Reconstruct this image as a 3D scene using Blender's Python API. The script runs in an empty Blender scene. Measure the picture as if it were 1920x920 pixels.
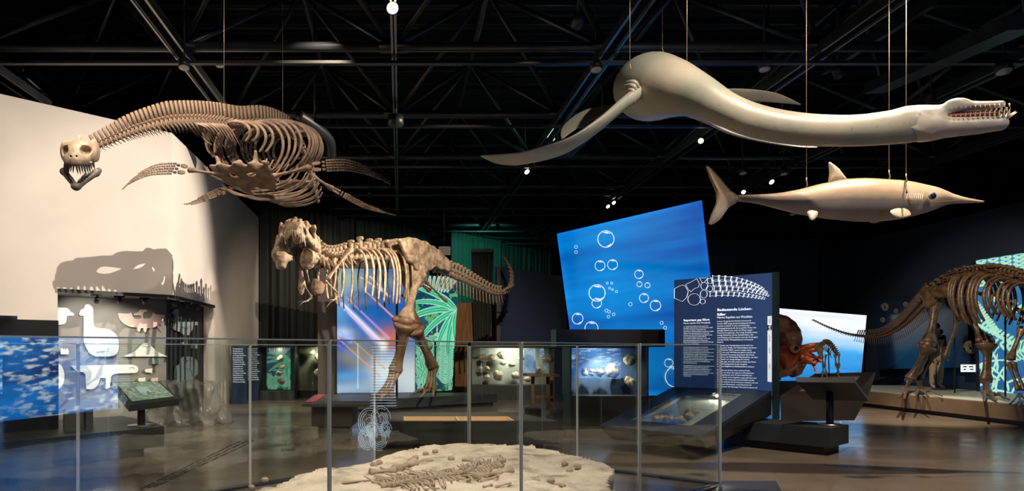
import bpy, math, random
import numpy as np
from mathutils import Vector, Matrix, noise as mnoise

# ------------------------------------------------------------------ camera, world, exposure
FPX, H, VX, VY = 1390.0, 1.5, 750.0, 655.0          # focal length in pixels, eye height, vanishing point
sc = bpy.context.scene
COL = sc.collection
cd = bpy.data.cameras.new('camera'); cam = bpy.data.objects.new('camera', cd); COL.objects.link(cam)
cam.location = (0, 0, H); cam.rotation_euler = (math.pi/2, 0, 0)
cd.sensor_width = 36; cd.lens = FPX/1920*36
cd.shift_x = (960-VX)/1920; cd.shift_y = (VY-460)/1920
cd.clip_end = 200
sc.camera = cam
sc.view_settings.view_transform = 'Standard'; sc.view_settings.look = 'None'
sc.view_settings.exposure = 0.0; sc.view_settings.gamma = 1; sc.view_settings.use_curve_mapping = False
w = bpy.data.worlds.new('hall_air'); sc.world = w; w.use_nodes = True
w.node_tree.nodes['Background'].inputs[0].default_value = (.35, .6, 1, 1)
w.node_tree.nodes['Background'].inputs[1].default_value = .012
WARM = (1, .80, .60)

def lamp(name, loc, aim, watts, deg=40, color=WARM, size=.06, blend=.6, parent=None):
    l = bpy.data.lights.new(name, 'SPOT'); l.energy = watts; l.color = color
    l.spot_size = math.radians(deg); l.spot_blend = blend; l.shadow_soft_size = size
    o = bpy.data.objects.new(name, l); COL.objects.link(o)
    o.location = loc
    o.rotation_euler = (Vector(aim)-Vector(loc)).to_track_quat('-Z', 'Y').to_euler()
    return o
# the hall's spotlights and the added pen and curtain lamps; fixtures follow below
LAMPS = [  # location, aim, watts, cone, colour, size, fixture is built
 ((7.0, 14.3, 5.75), (-2.3, 14.7, 3.45), 8200, 44, (1, .84, .68), .02),
 ((-.6, 5.6, 6.25), (-6.6, 14.2, 2.6), 480, 75, (1, .86, .72), .1),
 ((-3.9, 9.6, 6.2), (-5.6, 15.3, 2.9), 260, 60, (1, .84, .68), .1),
 ((.4, 4.6, 6.3), (-2.6, 9.4, 4.2), 950, 42, (1, .80, .62), .05),
 ((-3.6, 4.4, 6.2), (-3.4, 8.4, 4.0), 330, 50, (1, .80, .62), .05),
 ((3.9, 6.9, 6.5), (4.3, 9.1, 4.6), 620, 95, (1, .84, .68), .05),
 ((5.6, 4.6, 6.4), (5.4, 8.2, 3.4), 420, 60, (1, .82, .64), .05),
 ((2.6, 11.0, 6.3), (0.6, 18.3, 2.7), 3300, 56, (1, .80, .60), .05),
 ((-1.2, 11.5, 7.2), (-2.0, 14.6, 3.4), 420, 60, (1, .80, .60), .05),
 ((7.7, 13.0, 6.3), (13.4, 18.2, 2.0), 2600, 46, (1, .80, .58), .05),
 ((10.3, 14.4, 6.3), (10.9, 16.4, 0), 3200, 42, (1, .80, .58), .05),
 ((6.0, 8.2, 6.3), (6.4, 8.0, 0), 1700, 85, (1, .80, .60), .05),
 ((.9, 6.0, 6.35), (.6, 7.7, .2), 1350, 46, (1, .84, .68), .05),
 ((-1.6, 4.5, 6.35), (-.9, 6.4, .2), 900, 50, (1, .84, .68), .05),
 ((-3.8, 18.0, 6.3), (-3.6, 19.6, 0), 1500, 45, (1, .80, .58), .05),
 ((1.6, 27.6, 5.6), (.5, 29.6, 4.0), 230, 95, (.1, 1, .6), .2),
 ((-1.2, -.2, 6.4), (-.1, 4.4, .9), 520, 70, (1, .86, .7), .1),  # added lamp, brightens the dark front joints of the pen
 ((-1.0, 23.2, 6.3), (-3.2, 26.6, 3.2), 210, 70, (1, .9, .75), .1),  # added lamp, brings out the folds of the left curtain
 ((-3.0, 7.6, 6.3), (-3.4, 10.4, 0), 420, 80, (1, .80, .60), .05),
 ((3.6, 27.5, 6.0), (3.4, 32.4, 4.4), 550, 80, (.15, .9, .7), .1),
 ((1.5, 10.2, 6.7), (-.5, 12.6, 0), 700, 80, (1, .80, .58), .05),
]

# ------------------------------------------------------------------ helpers
R = random.Random(7)
def V(*a): return Vector(a)
def P(px, py, Y): return V((px-VX)/FPX*Y, Y, H+(VY-py)/FPX*Y)
def G(px, py, z=0.0):
    Y = FPX*(H-z)/(py-VY); return V((px-VX)/FPX*Y, Y, z)
def on_line(px, p0, p1):            # where the sight line of column px meets the vertical plane p0-p1
    k = (px-VX)/FPX; (x0, y0), (x1, y1) = p0, p1
    dx, dy = x1-x0, y1-y0
    t = (k*y0-x0)/(dx-k*dy); return V(x0+dx*t, y0+dy*t, 0)
def on_plane(px, py, p0, p1):
    q = on_line(px, p0, p1); q.z = H+(VY-py)/FPX*q.y; return q
def tag(o, label=None, cat=None, group=None, kind=None):
    if label: o['label'] = label
    if cat: o['category'] = cat
    if group: o['group'] = group
    if kind: o['kind'] = kind
    return o
def empty(name, loc, label, cat, group=None):
    o = bpy.data.objects.new(name, None); COL.objects.link(o); o.location = loc; o.empty_display_size = .1
    return tag(o, label, cat, group)

class MB:
    def __init__(s): s.v = []; s.f = []
    def add(s, vs, fs):
        b = len(s.v); s.v += [tuple(v) for v in vs]; s.f += [tuple(b+i for i in f) for f in fs]; return s
    def box(s, c, d, rz=0, M=None):
        x, y, z = [a/2 for a in d]; vs = [V(i*x, j*y, k*z) for i in (-1, 1) for j in (-1, 1) for k in (-1, 1)]
        Rm = Matrix.Rotation(rz, 3, 'Z') if M is None else M
        vs = [Rm@v+Vector(c) for v in vs]
        return s.add(vs, [(0, 1, 3, 2), (4, 6, 7, 5), (0, 4, 5, 1), (2, 3, 7, 6), (0, 2, 6, 4), (1, 5, 7, 3)])
    def bar(s, a, b, wd, ht=None):   # rectangular bar between two points
        a, b = Vector(a), Vector(b); ht = ht or wd; d = (b-a); L = d.length; d.normalize()
        up = V(0, 0, 1) if abs(d.z) < .95 else V(0, 1, 0)
        r = d.cross(up).normalized(); u = r.cross(d)
        vs = []
        for p in (a, b):
            for i, j in ((-1, -1), (1, -1), (1, 1), (-1, 1)): vs.append(p+r*i*wd/2+u*j*ht/2)
        return s.add(vs, [(3, 2, 1, 0), (4, 5, 6, 7), (0, 1, 5, 4), (1, 2, 6, 5), (2, 3, 7, 6), (3, 0, 4, 7)])
    def tube(s, pts, rad, seg=8, asp=1.0, up=None, n=None):
        """loft along pts; rad = number, list, or list of (rw, rh)"""
        pts = [Vector(p) for p in pts]
        if not hasattr(rad, '__len__'): rad = [rad]*len(pts)
        rad = [(r if hasattr(r, '__len__') else (r, r*asp)) for r in rad]
        if n: pts, rad = spline(pts, rad, n)
        up0 = Vector(up) if up is not None else None; vs = []; prev = None
        for i, p in enumerate(pts):
            d = (pts[min(i+1, len(pts)-1)]-pts[max(i-1, 0)])
            if d.length < 1e-9: d = V(0, 0, 1)
            d.normalize()
            if up0 is not None: u = up0-d*up0.dot(d)
            elif prev is None:
                q = V(0, 0, 1) if abs(d.z) < .9 else V(0, 1, 0); u = q-d*q.dot(d)
            else: u = prev-d*prev.dot(d)
            if u.length < 1e-6: u = d.orthogonal()
            u.normalize(); prev = u; r = d.cross(u)
            for k in range(seg):
                a = 2*math.pi*k/seg; vs.append(p+r*math.cos(a)*rad[i][0]+u*math.sin(a)*rad[i][1])
        m = len(pts); fs = []
        for i in range(m-1):
            for k in range(seg):
                a = i*seg+k; b = i*seg+(k+1) % seg; fs.append((a, b, b+seg, a+seg))
        fs.append(tuple(reversed(range(seg)))); fs.append(tuple((m-1)*seg+k for k in range(seg)))
        return s.add(vs, fs)
    def extrude(s, poly, th):        # poly: 3-D outline; th: thickness vector
        n = len(poly); th = Vector(th); vs = [Vector(p) for p in poly]+[Vector(p)+th for p in poly]
        # orient
        fs = [tuple(range(n)), tuple(reversed(range(n, 2*n)))]+[(i, i+n, (i+1) % n+n, (i+1) % n) for i in range(n)]
        return s.add(vs, fs)
    def ball(s, c, r, seg=10, M=None):
        r = r if hasattr(r, '__len__') else (r, r, r); c = Vector(c); vs = [c+_m(M, V(0, 0, r[2]))]; k = seg//2
        for i in range(1, k):
            t = math.pi*i/k
            for j in range(seg):
                a = 2*math.pi*j/seg; vs.append(c+_m(M, V(r[0]*math.sin(t)*math.cos(a), r[1]*math.sin(t)*math.sin(a), r[2]*math.cos(t))))
        vs.append(c+_m(M, V(0, 0, -r[2]))); fs = []
        for j in range(seg): fs.append((0, 1+j, 1+(j+1) % seg))
        for i in range(k-2):
            for j in range(seg): a = 1+i*seg+j; b = 1+i*seg+(j+1) % seg; fs.append((a, a+seg, b+seg, b))
        e = len(vs)-1
        for j in range(seg): fs.append((e, 1+(k-2)*seg+(j+1) % seg, 1+(k-2)*seg+j))
        return s.add(vs, fs)
    def mesh(s, name, smooth=True):
        m = bpy.data.meshes.new(name); m.from_pydata(s.v, [], s.f)
        if smooth: m.shade_smooth()
        m.update(); return m
    def build(s, name, material, parent=None, smooth=True, fix=False):
        return obj(name, s.mesh(name, smooth), material, parent, fix)
def _m(M, v): return M@v if M is not None else v
def obj(name, mesh, material, parent=None, fix=True):
    o = bpy.data.objects.new(name, mesh)
    if material is not None and not mesh.materials: mesh.materials.append(material)
    COL.objects.link(o)
    if parent is not None:
        o.parent = parent; o.matrix_parent_inverse = worldmat(parent).inverted()
    return o
def worldmat(o):
    m = Matrix.LocRotScale(o.location, o.rotation_euler, o.scale)
    return m if o.parent is None else worldmat(o.parent)@o.matrix_parent_inverse@m
def spline(pts, rad, n):
    out, ro = [], []; m = len(pts)
    for i in range(m-1):
        p0, p1, p2, p3 = pts[max(i-1, 0)], pts[i], pts[i+1], pts[min(i+2, m-1)]
        r0, r1, r2, r3 = [V(q[0], q[1], 0) for q in (rad[max(i-1, 0)], rad[i], rad[i+1], rad[min(i+2, m-1)])]
        for k in range(n):
            t = k/n
            def cr(a, b, c, d): return .5*((2*b)+(c-a)*t+(2*a-5*b+4*c-d)*t*t+(3*b-a-3*c+d)*t**3)
            out.append(cr(p0, p1, p2, p3)); q = cr(r0, r1, r2, r3); ro.append((max(q.x, 1e-4), max(q.y, 1e-4)))
    out.append(pts[-1]); ro.append(tuple(rad[-1])[:2]); return out, ro
def path(pts, n):                    # n+1 evenly spaced points along a smooth path
    q, _ = spline([Vector(p) for p in pts], [(1, 1)]*len(pts), 12)
    L = [0]
    for a, b in zip(q, q[1:]): L.append(L[-1]+(b-a).length)
    out = []; j = 0
    for i in range(n+1):
        t = L[-1]*i/n
        while j < len(L)-2 and L[j+1] < t: j += 1
        u = (t-L[j])/max(L[j+1]-L[j], 1e-9); out.append(q[j].lerp(q[j+1], min(u, 1)))
    return out
def frame(d, up=(0, 0, 1)):          # columns: side, along, up
    d = Vector(d).normalized(); u = Vector(up); u = (u-d*u.dot(d)).normalized(); r = d.cross(u)
    return Matrix((r, d, u)).transposed()
def place(mesh, name, parent, pos, d, up=(0, 0, 1), s=1.0):
    o = bpy.data.objects.new(name, mesh); COL.objects.link(o)
    s = s if hasattr(s, '__len__') else (s, s, s)
    o.matrix_world = Matrix.Translation(pos)@frame(d, up).to_4x4()@Matrix.Diagonal((*s, 1))
    if parent is not None: o.parent = parent; o.matrix_parent_inverse = worldmat(parent).inverted()
    return o

# signed-distance modelling: arrays of points in, distances out; meshed with surface nets
def nrm(a): return np.sqrt((a*a).sum(-1))
def ell(p, c, r):
    q = (p-np.array(c))/np.array(r); k = nrm(q); return (k-1)*min(r)*.9
def rcone(p, a, b, ra, rb, sc_=(1, 1, 1)):
    s = np.array(sc_); p = p/s; a = np.array(a)/s; b = np.array(b)/s
    ab = b-a; t = np.clip(((p-a)@ab)/(ab@ab), 0, 1); return (nrm(p-a-t[..., None]*ab)-(ra+(rb-ra)*t))*min(sc_)
def sbox(p, c, h, r=0):
    q = np.abs(p-np.array(c))-np.array(h)+r; return nrm(np.maximum(q, 0))+np.minimum(q.max(-1), 0)-r
def su(a, b, k=.05):
    h = np.clip(.5+.5*(b-a)/k, 0, 1); return b*(1-h)+a*h-k*h*(1-h)
def ss(a, b, k=.02): return -su(-a, b, k)
def spoly(a, b, pts):                # distance to a polygon in the (a, b) plane
    d = None; sgn = np.ones_like(a); n = len(pts)
    for i in range(n):
        x0, y0 = pts[i]; x1, y1 = pts[i-1]; ex, ey = x1-x0, y1-y0; wx, wy = a-x0, b-y0; t = np.clip((wx*ex+wy*ey)/(ex*ex+ey*ey), 0, 1); q = (wx-ex*t)**2+(wy-ey*t)**2; d = q if d is None else np.minimum(d, q)
        c = ((b >= y0) & (b < y1) & (ex*wy > ey*wx)) | ((b < y0) & (b >= y1) & (ex*wy < ey*wx)); sgn = np.where(c, -sgn, sgn)
    return sgn*np.sqrt(d)
def plate(name, outline_px, c, Y, th, material, parent, yaw=0, amp=.02, n=56, rnd=.03):
    """rounded bone plate whose outline is given in pixels around centre c"""
    k = Y/FPX; pts = [((x-c[0])*k, (c[1]-y)*k) for x, y in outline_px]; ex = max(abs(v) for p in pts for v in p)+.06
    def f(p):
        a, b, y = p[..., 0], p[..., 2], p[..., 1]; d = spoly(a, b, pts)+rnd; e = np.abs(y)-th+rnd; return np.minimum(np.maximum(d, e), 0)+np.sqrt(np.maximum(d, 0)**2+np.maximum(e, 0)**2)-rnd+wob(p, 11, amp, 3)+wob(p, 28, amp*.35, 5)
    o = obj(name, snet(name, f, (-ex, -th-.06, -ex), (ex, th+.06, ex), n), material); o.location = P(c[0], c[1], Y); o.rotation_euler = (0, 0, yaw); o.parent = parent; o.matrix_parent_inverse = worldmat(parent).inverted(); return o
def wob(p, f, amp, seed=0):
    rs = np.random.RandomState(seed); out = 0
    for i in range(5):
        d = rs.normal(size=3); d /= np.linalg.norm(d); out = out+np.sin(p@d*f*(1+.6*i)+rs.rand()*6.28)/(1+.5*i)
    return out*amp*.5
def snet(name, fn, lo, hi, n):
    lo = np.array(lo, float); hi = np.array(hi, float); h = (hi-lo).max()/n; dims = np.ceil((hi-lo)/h).astype(int)+1
    ax = [lo[i]+h*np.arange(dims[i]) for i in range(3)]
    g = np.stack(np.meshgrid(*ax, indexing='ij'), -1); val = fn(g); ins = val < 0
    cd_ = dims-1; acc = np.zeros((*cd_, 3)); cnt = np.zeros(cd_)
    for a in range(3):
        o1, o2 = [i for i in range(3) if i != a]
        sl0 = [slice(None)]*3; sl1 = [slice(None)]*3; sl0[a] = slice(0, -1); sl1[a] = slice(1, None)
        v0, v1 = val[tuple(sl0)], val[tuple(sl1)]; cr = (v0 < 0) != (v1 < 0)
        t = np.where(cr, v0/np.where(cr, v0-v1, 1), 0); pt = g[tuple(sl0)].copy(); pt[..., a] += t*h
        for u in (0, 1):
            for w_ in (0, 1):
                sl = [slice(None)]*3; sl[o1] = slice(u, u+cd_[o1]); sl[o2] = slice(w_, w_+cd_[o2])
                c = cr[tuple(sl)]; acc += pt[tuple(sl)]*c[..., None]; cnt += c
    m = cnt > 0; idx = -np.ones(cd_, int); idx[m] = np.arange(m.sum()); vs = acc[m]/cnt[m][:, None]; faces = []
    for a in range(3):
        o1, o2 = (a+1) % 3, (a+2) % 3
        sl0 = [slice(None)]*3; sl1 = [slice(None)]*3; sl0[a] = slice(0, -1); sl1[a] = slice(1, None)
        i0, i1 = ins[tuple(sl0)], ins[tuple(sl1)]; e = np.argwhere(i0 != i1)
        e = e[(e[:, o1] > 0) & (e[:, o2] > 0) & (e[:, o1] < cd_[o1]) & (e[:, o2] < cd_[o2])]
        def q(d1, d2):
            c = e.copy(); c[:, o1] -= d1; c[:, o2] -= d2; return idx[c[:, 0], c[:, 1], c[:, 2]]
        F = np.stack([q(1, 1), q(0, 1), q(0, 0), q(1, 0)], 1); s = i0[e[:, 0], e[:, 1], e[:, 2]]
        F[~s] = F[~s][:, ::-1]; faces.append(F)
    F = np.concatenate(faces); F = F[(F >= 0).all(1)]
    me = bpy.data.meshes.new(name); me.from_pydata(vs.tolist(), [], F.tolist()); me.shade_smooth(); return me

# ------------------------------------------------------------------ materials
def mat(name, c, rough=.6, metal=0, c2=None, scale=6, bump=0, bscale=None, emit=None, es=0, det=5, lo=.35, hi=.65, spec=.5, stretch=None, c3=None):
    m = bpy.data.materials.new(name); m.use_nodes = True; nt = m.node_tree; N = nt.nodes; Lk = nt.links
    b = N['Principled BSDF']; b.inputs['Base Color'].default_value = (*c, 1); b.inputs['Roughness'].default_value = rough
    b.inputs['Metallic'].default_value = metal; b.inputs['Specular IOR Level'].default_value = spec
    tc = N.new('ShaderNodeTexCoord'); src = tc.outputs['Object']
    if stretch:
        mp = N.new('ShaderNodeMapping'); mp.inputs['Scale'].default_value = stretch; Lk.new(src, mp.inputs[0]); src = mp.outputs[0]
    if c2 is not None:
        n = N.new('ShaderNodeTexNoise'); n.inputs['Scale'].default_value = scale; n.inputs['Detail'].default_value = det; Lk.new(src, n.inputs[0])
        r = N.new('ShaderNodeValToRGB'); r.color_ramp.elements[0].position = lo; r.color_ramp.elements[1].position = hi
        r.color_ramp.elements[0].color = (*c, 1); r.color_ramp.elements[1].color = (*c2, 1)
        if c3: e = r.color_ramp.elements.new((lo+hi)/2); e.color = (*c3, 1)
        Lk.new(n.outputs[0], r.inputs[0]); Lk.new(r.outputs[0], b.inputs['Base Color'])
    if bump:
        n = N.new('ShaderNodeTexNoise'); n.inputs['Scale'].default_value = bscale or scale*3; n.inputs['Detail'].default_value = 6; Lk.new(src, n.inputs[0])
        bp = N.new('ShaderNodeBump'); bp.inputs['Strength'].default_value = bump; bp.inputs['Distance'].default_value = .02
        Lk.new(n.outputs[0], bp.inputs['Height']); Lk.new(bp.outputs[0], b.inputs['Normal'])
    if emit: b.inputs['Emission Color'].default_value = (*emit, 1); b.inputs['Emission Strength'].default_value = es
    return m
def attr_mat(name, strength, rough=.35, ior=.2):   # backlit print or screen: colour from the panel's own picture
    m = bpy.data.materials.new(name); m.use_nodes = True; N = m.node_tree.nodes; b = N['Principled BSDF']
    a = N.new('ShaderNodeAttribute'); a.attribute_name = 'picture'; b.inputs['Base Color'].default_value = (.02, .02, .02, 1)
    b.inputs['Roughness'].default_value = rough; b.inputs['Specular IOR Level'].default_value = ior
    m.node_tree.links.new(a.outputs['Color'], b.inputs['Emission Color']); b.inputs['Emission Strength'].default_value = strength
    return m
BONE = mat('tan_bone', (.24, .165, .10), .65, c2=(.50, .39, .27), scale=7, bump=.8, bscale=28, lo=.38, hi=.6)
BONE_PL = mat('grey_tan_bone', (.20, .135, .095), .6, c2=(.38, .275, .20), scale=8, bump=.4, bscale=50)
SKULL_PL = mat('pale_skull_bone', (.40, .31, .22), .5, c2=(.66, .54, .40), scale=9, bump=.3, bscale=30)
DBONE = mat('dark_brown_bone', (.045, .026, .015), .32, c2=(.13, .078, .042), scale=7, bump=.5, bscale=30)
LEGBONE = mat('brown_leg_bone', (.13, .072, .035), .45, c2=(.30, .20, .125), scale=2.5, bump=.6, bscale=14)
TOOTH_DARK = mat('dark_tooth', (.05, .04, .035), .35)
TOOTH = mat('ivory_tooth', (.72, .62, .48), .35)
STEEL = mat('black_steel', (.045, .052, .058), .36, metal=.6, c2=(.07, .078, .085), scale=3)
STEEL2 = mat('grey_rail_steel', (.16, .15, .14), .35, metal=.7, c2=(.24, .22, .20), scale=2)
BLACK = mat('black_lacquer', (.012, .013, .015), .45)
BLACK2 = mat('charcoal_board', (.028, .029, .032), .5, c2=(.04, .04, .043), scale=5)
DGREY = mat('dark_grey_board', (.075, .07, .068), .55, c2=(.10, .092, .086), scale=4)
CHROME = mat('brushed_steel', (.55, .55, .56), .28, metal=1)
WALLM = mat('beige_plaster', (.70, .66, .61), .85, c2=(.74, .70, .65), scale=1.2, bump=.03, bscale=60)
CABLE = mat('steel_cable', (.34, .26, .19), .4, metal=.6)
NAVYW = mat('navy_wall_paint', (.012, .022, .045), .6, c2=(.016, .03, .06), scale=.6)
CARD = mat('navy_print', (.016, .036, .09), .35)

# floor: polished concrete
def floor_mat():
    m = mat('polished_concrete', (.115, .094, .075), .3, c2=(.19, .158, .128), scale=.6, bump=.012, bscale=4, lo=.3, hi=.7)
    N = m.node_tree.nodes; L = m.node_tree.links; b = N['Principled BSDF']; tc = [n for n in N if n.type == 'TEX_COORD'][0]
    n = N.new('ShaderNodeTexNoise'); n.inputs['Scale'].default_value = 1.1; n.inputs['Detail'].default_value = 6
    mp = N.new('ShaderNodeMapping'); mp.inputs['Scale'].default_value = (1, 2.4, 1); L.new(tc.outputs['Object'], mp.inputs[0]); L.new(mp.outputs[0], n.inputs[0])
    r = N.new('ShaderNodeMapRange'); r.inputs[1].default_value = .3; r.inputs[2].default_value = .7; r.inputs[3].default_value = .13; r.inputs[4].default_value = .24
    L.new(n.outputs[0], r.inputs[0]); L.new(r.outputs[0], b.inputs['Roughness'])
    return m
FLOORM = floor_mat()
# roof deck: corrugated sheet
def deck_mat():
    m = mat('corrugated_deck', (.010, .012, .014), .5, metal=.4); N = m.node_tree.nodes; L = m.node_tree.links
    tc = [n for n in N if n.type == 'TEX_COORD'][0]; wv = N.new('ShaderNodeTexWave'); wv.bands_direction = 'Y'; wv.inputs['Scale'].default_value = 1.3
    bp = N.new('ShaderNodeBump'); bp.inputs['Strength'].default_value = 1; bp.inputs['Distance'].default_value = .08
    L.new(tc.outputs['Object'], wv.inputs[0]); L.new(wv.outputs[1], bp.inputs['Height']); L.new(bp.outputs[0], N['Principled BSDF'].inputs['Normal']); return m
DECK = deck_mat()
def glass_mat(name, tint, refl=.03, gain=.9):
    m = bpy.data.materials.new(name); m.use_nodes = True; nt = m.node_tree; N = nt.nodes; L = nt.links
    for n in list(N): N.remove(n)
    o = N.new('ShaderNodeOutputMaterial'); mx = N.new('ShaderNodeMixShader'); t = N.new('ShaderNodeBsdfTransparent'); g = N.new('ShaderNodeBsdfGlossy')
    t.inputs[0].default_value = (*tint, 1); g.inputs['Roughness'].default_value = .003; g.inputs[0].default_value = (.95, 1, .98, 1)
    fr = N.new('ShaderNodeFresnel'); fr.inputs[0].default_value = 1.5
    ge = N.new('ShaderNodeNewGeometry'); sb = N.new('ShaderNodeMath'); sb.operation = 'SUBTRACT'; sb.inputs[0].default_value = 1
    L.new(ge.outputs['Backfacing'], sb.inputs[1]); mu = N.new('ShaderNodeMath'); mu.operation = 'MULTIPLY'
    ma = N.new('ShaderNodeMath'); ma.operation = 'MULTIPLY_ADD'; ma.inputs[1].default_value = gain; ma.inputs[2].default_value = refl; ma.use_clamp = True
    L.new(fr.outputs[0], ma.inputs[0]); L.new(ma.outputs[0], mu.inputs[0]); L.new(sb.outputs[0], mu.inputs[1]); L.new(mu.outputs[0], mx.inputs[0]); L.new(t.outputs[0], mx.inputs[1]); L.new(g.outputs[0], mx.inputs[2]); L.new(mx.outputs[0], o.inputs[0])
    return m
PANE = glass_mat('clear_glass', (.965, .99, .98), .02, 1.9)
EDGE = mat('polished_glass_edge', (.62, .74, .70), .3, spec=.9)
JOINT = mat('grey_joint_profile', (.6, .64, .64), .4)

def picture(name, corners, fn, nu, nv, strength, parent=None, thick=.05, back=BLACK):
    """flat picture panel; corners bl, br, tr, tl; fn(u, v, x, y) -> rgb arrays (linear)"""
    bl, br, tr, tl = [np.array(c, float) for c in corners]
    u, v = np.meshgrid(np.linspace(0, 1, nu), np.linspace(0, 1, nv)); uu = u[..., None]; vv = v[..., None]
    p = (bl*(1-uu)+br*uu)*(1-vv)+(tl*(1-uu)+tr*uu)*vv
    Wd = np.linalg.norm(br-bl); Ht = np.linalg.norm(tl-bl); c = fn(u, v, u*Wd, v*Ht)
    me = bpy.data.meshes.new(name); i = np.arange(nu*nv).reshape(nv, nu)
    F = np.stack([i[:-1, :-1], i[:-1, 1:], i[1:, 1:], i[1:, :-1]], -1).reshape(-1, 4)
    me.from_pydata(p.reshape(-1, 3).tolist(), [], F.tolist())
    a = me.color_attributes.new('picture', 'FLOAT_COLOR', 'POINT'); rgba = np.ones((nu*nv, 4), np.float32); rgba[:, :3] = np.clip(c.reshape(-1, 3), 0, 4)
    a.data.foreach_set('color', rgba.ravel())
    return obj(name, me, attr_mat(name+'_light', strength), parent)
def fbm(x, y, f, seed=0, oct=5):
    rs = np.random.RandomState(seed); out = np.zeros_like(x); amp = 1.0; tot = 0
    for o in range(oct):
        g = rs.rand(64, 64); a = (x*f) % 64; b = (y*f) % 64; i = a.astype(int); j = b.astype(int); s = a-i; t = b-j
        s = s*s*(3-2*s); t = t*t*(3-2*t); i1 = (i+1) % 64; j1 = (j+1) % 64; i %= 64; j %= 64
        out += amp*((g[i, j]*(1-s)+g[i1, j]*s)*(1-t)+(g[i, j1]*(1-s)+g[i1, j1]*s)*t); tot += amp; amp *= .5; f *= 2.03
    return out/tot
def lerp3(a, b, t): t = np.clip(t, 0, 1)[..., None]; return np.array(a)*(1-t)+np.array(b)*t

# ------------------------------------------------------------------ the hall
def struct(o): o['kind'] = 'structure'; return o
struct(MB().box((3, 16, -.1), (46, 56, .2)).build('floor', FLOORM, smooth=False))
struct(MB().box((3, 16, 8.95), (46, 56, .2)).build('ceiling', DECK, smooth=False))
struct(MB().box((3, 43.5, 4.4), (46, .4, 9)).build('wall_back', NAVYW, smooth=False))
struct(MB().box((3, -11.8, 4.4), (46, .4, 9)).build('wall_front', BLACK2, smooth=False))
struct(MB().box((25.8, 16, 4.4), (.4, 56, 9)).build('wall_right', NAVYW, smooth=False))
struct(MB().box((-19.8, 16, 4.4), (.4, 56, 9)).build('wall_far_left', BLACK2, smooth=False))
# beige wall with a corner and the display niche cut through it
A0, A1, A2 = (-13.5, 6.5), (-4.76, 15.48), (-4.84, 25.4)
nl = on_line(108, A0, A1); nr = on_line(400, A1, A2)
NT, WT = 2.6, 6.02
def wall_poly(mb, a, b, z0, z1, th=.25):
    a = V(a[0], a[1], 0); b = V(b[0], b[1], 0); d = (b-a).normalized(); n = V(-d.y, d.x, 0)*th
    mb.add([V(p.x, p.y, z) for z in (z0, z1) for p in (a, b, b+n, a+n)], [(3, 2, 1, 0), (4, 5, 6, 7), (0, 1, 5, 4), (1, 2, 6, 5), (2, 3, 7, 6), (3, 0, 4, 7)])
mb = MB(); wall_poly(mb, A0, (nl.x, nl.y), 0, WT); wall_poly(mb, (nl.x, nl.y), A1, NT, WT); wall_poly(mb, A1, (nr.x, nr.y), NT, WT)
wall_poly(mb, (nr.x, nr.y), A2, 0, WT)
struct(mb.build('wall_left', WALLM, smooth=False))
# niche lining: lit facet, and side facet with its shade painted dark
B0, B1, B2 = (-9.4, 13.7), (-5.36, 17.0), (-5.0, 19.35)
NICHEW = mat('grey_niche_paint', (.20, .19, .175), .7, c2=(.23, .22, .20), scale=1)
NICHED = mat('shaded_niche_paint', (.018, .020, .023), .5)
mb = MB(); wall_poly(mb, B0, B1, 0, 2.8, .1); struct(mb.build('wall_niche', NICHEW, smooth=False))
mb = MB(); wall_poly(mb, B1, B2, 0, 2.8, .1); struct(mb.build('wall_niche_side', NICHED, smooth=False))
mb = MB(); mb.extrude([V(-9.4, 12.0, 2.61), V(-4.95, 15.6, 2.61), V(-4.98, 19.3, 2.61), V(-5.5, 19.5, 2.61), V(-9.6, 14.6, 2.61)][::-1], (0, 0, .08))
struct(mb.build('trim_1', BLACK, smooth=False))
mb = MB(); 
for a, b in (((nl.x, nl.y), A1), (A1, (nr.x, nr.y))):
    a_, b_ = V(a[0], a[1], NT+.0), V(b[0], b[1], NT+.0); d = (b_-a_).normalized(); o_ = V(d.y, -d.x, 0)*.02
    mb.bar(a_+o_, b_+o_, .05, .07)
struct(mb.build('trim_2', BLACK, smooth=False))
# dark divider walls to the right
mb = MB(); wall_poly(mb, (15.6, 27.5), (15.6, 9.0), 0, 5.2); struct(mb.build('wall_side_gallery', NAVYW, smooth=False))
mb = MB(); wall_poly(mb, (7.6, 27.6), (15.6, 27.6), 0, 5.6); struct(mb.build('wall_gallery_back', NAVYW, smooth=False))

# space frame roof
HL, S = 5.14, 3.6
ZL, ZU = H+HL, H+HL*1.35
roof = empty('roof_frame', (0, 20, ZL), 'black steel space frame of tubes and diagonals under the roof deck', 'roof frame')
XL = [-.1+S*i for i in range(-4, 7)]; YL = [12.6+S*j for j in range(-4, 8)]
for y in YL:
    MB().tube([(XL[0]-1, y, ZL), (XL[-1]+1, y, ZL)], .085, 10).build('lower_chord', STEEL, roof)
    MB().bar((XL[0]-1, y, ZL-.27), (XL[-1]+1, y, ZL-.27), .10, .05).build('cross_rail', BLACK, roof, smooth=False)
for x in XL:
    m = MB()
    g_ = .012 if abs(x+.1) < .01 else .085
    for s in (-1, 1): m.bar((x+s*g_, YL[0]-1, ZL-.1), (x+s*g_, YL[-1]+1, ZL-.1), .04, .16)
    m.bar((x, YL[0]-1, ZL+.02), (x, YL[-1]+1, ZL+.02), g_*1.6, .03)
    m.build('lower_girder', STEEL, roof, smooth=False)
    m = MB()
    for s in (-1, 1): m.bar((x+s*(g_+.02), YL[0]-1, ZL-.19), (x+s*(g_+.02), YL[-1]+1, ZL-.19), .03, .018)
    m.build('girder_flange', STEEL2, roof, smooth=False)
XU = [x+S/2 for x in XL[:-1]]; YU = [y+S/2 for y in YL[:-1]]
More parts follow.
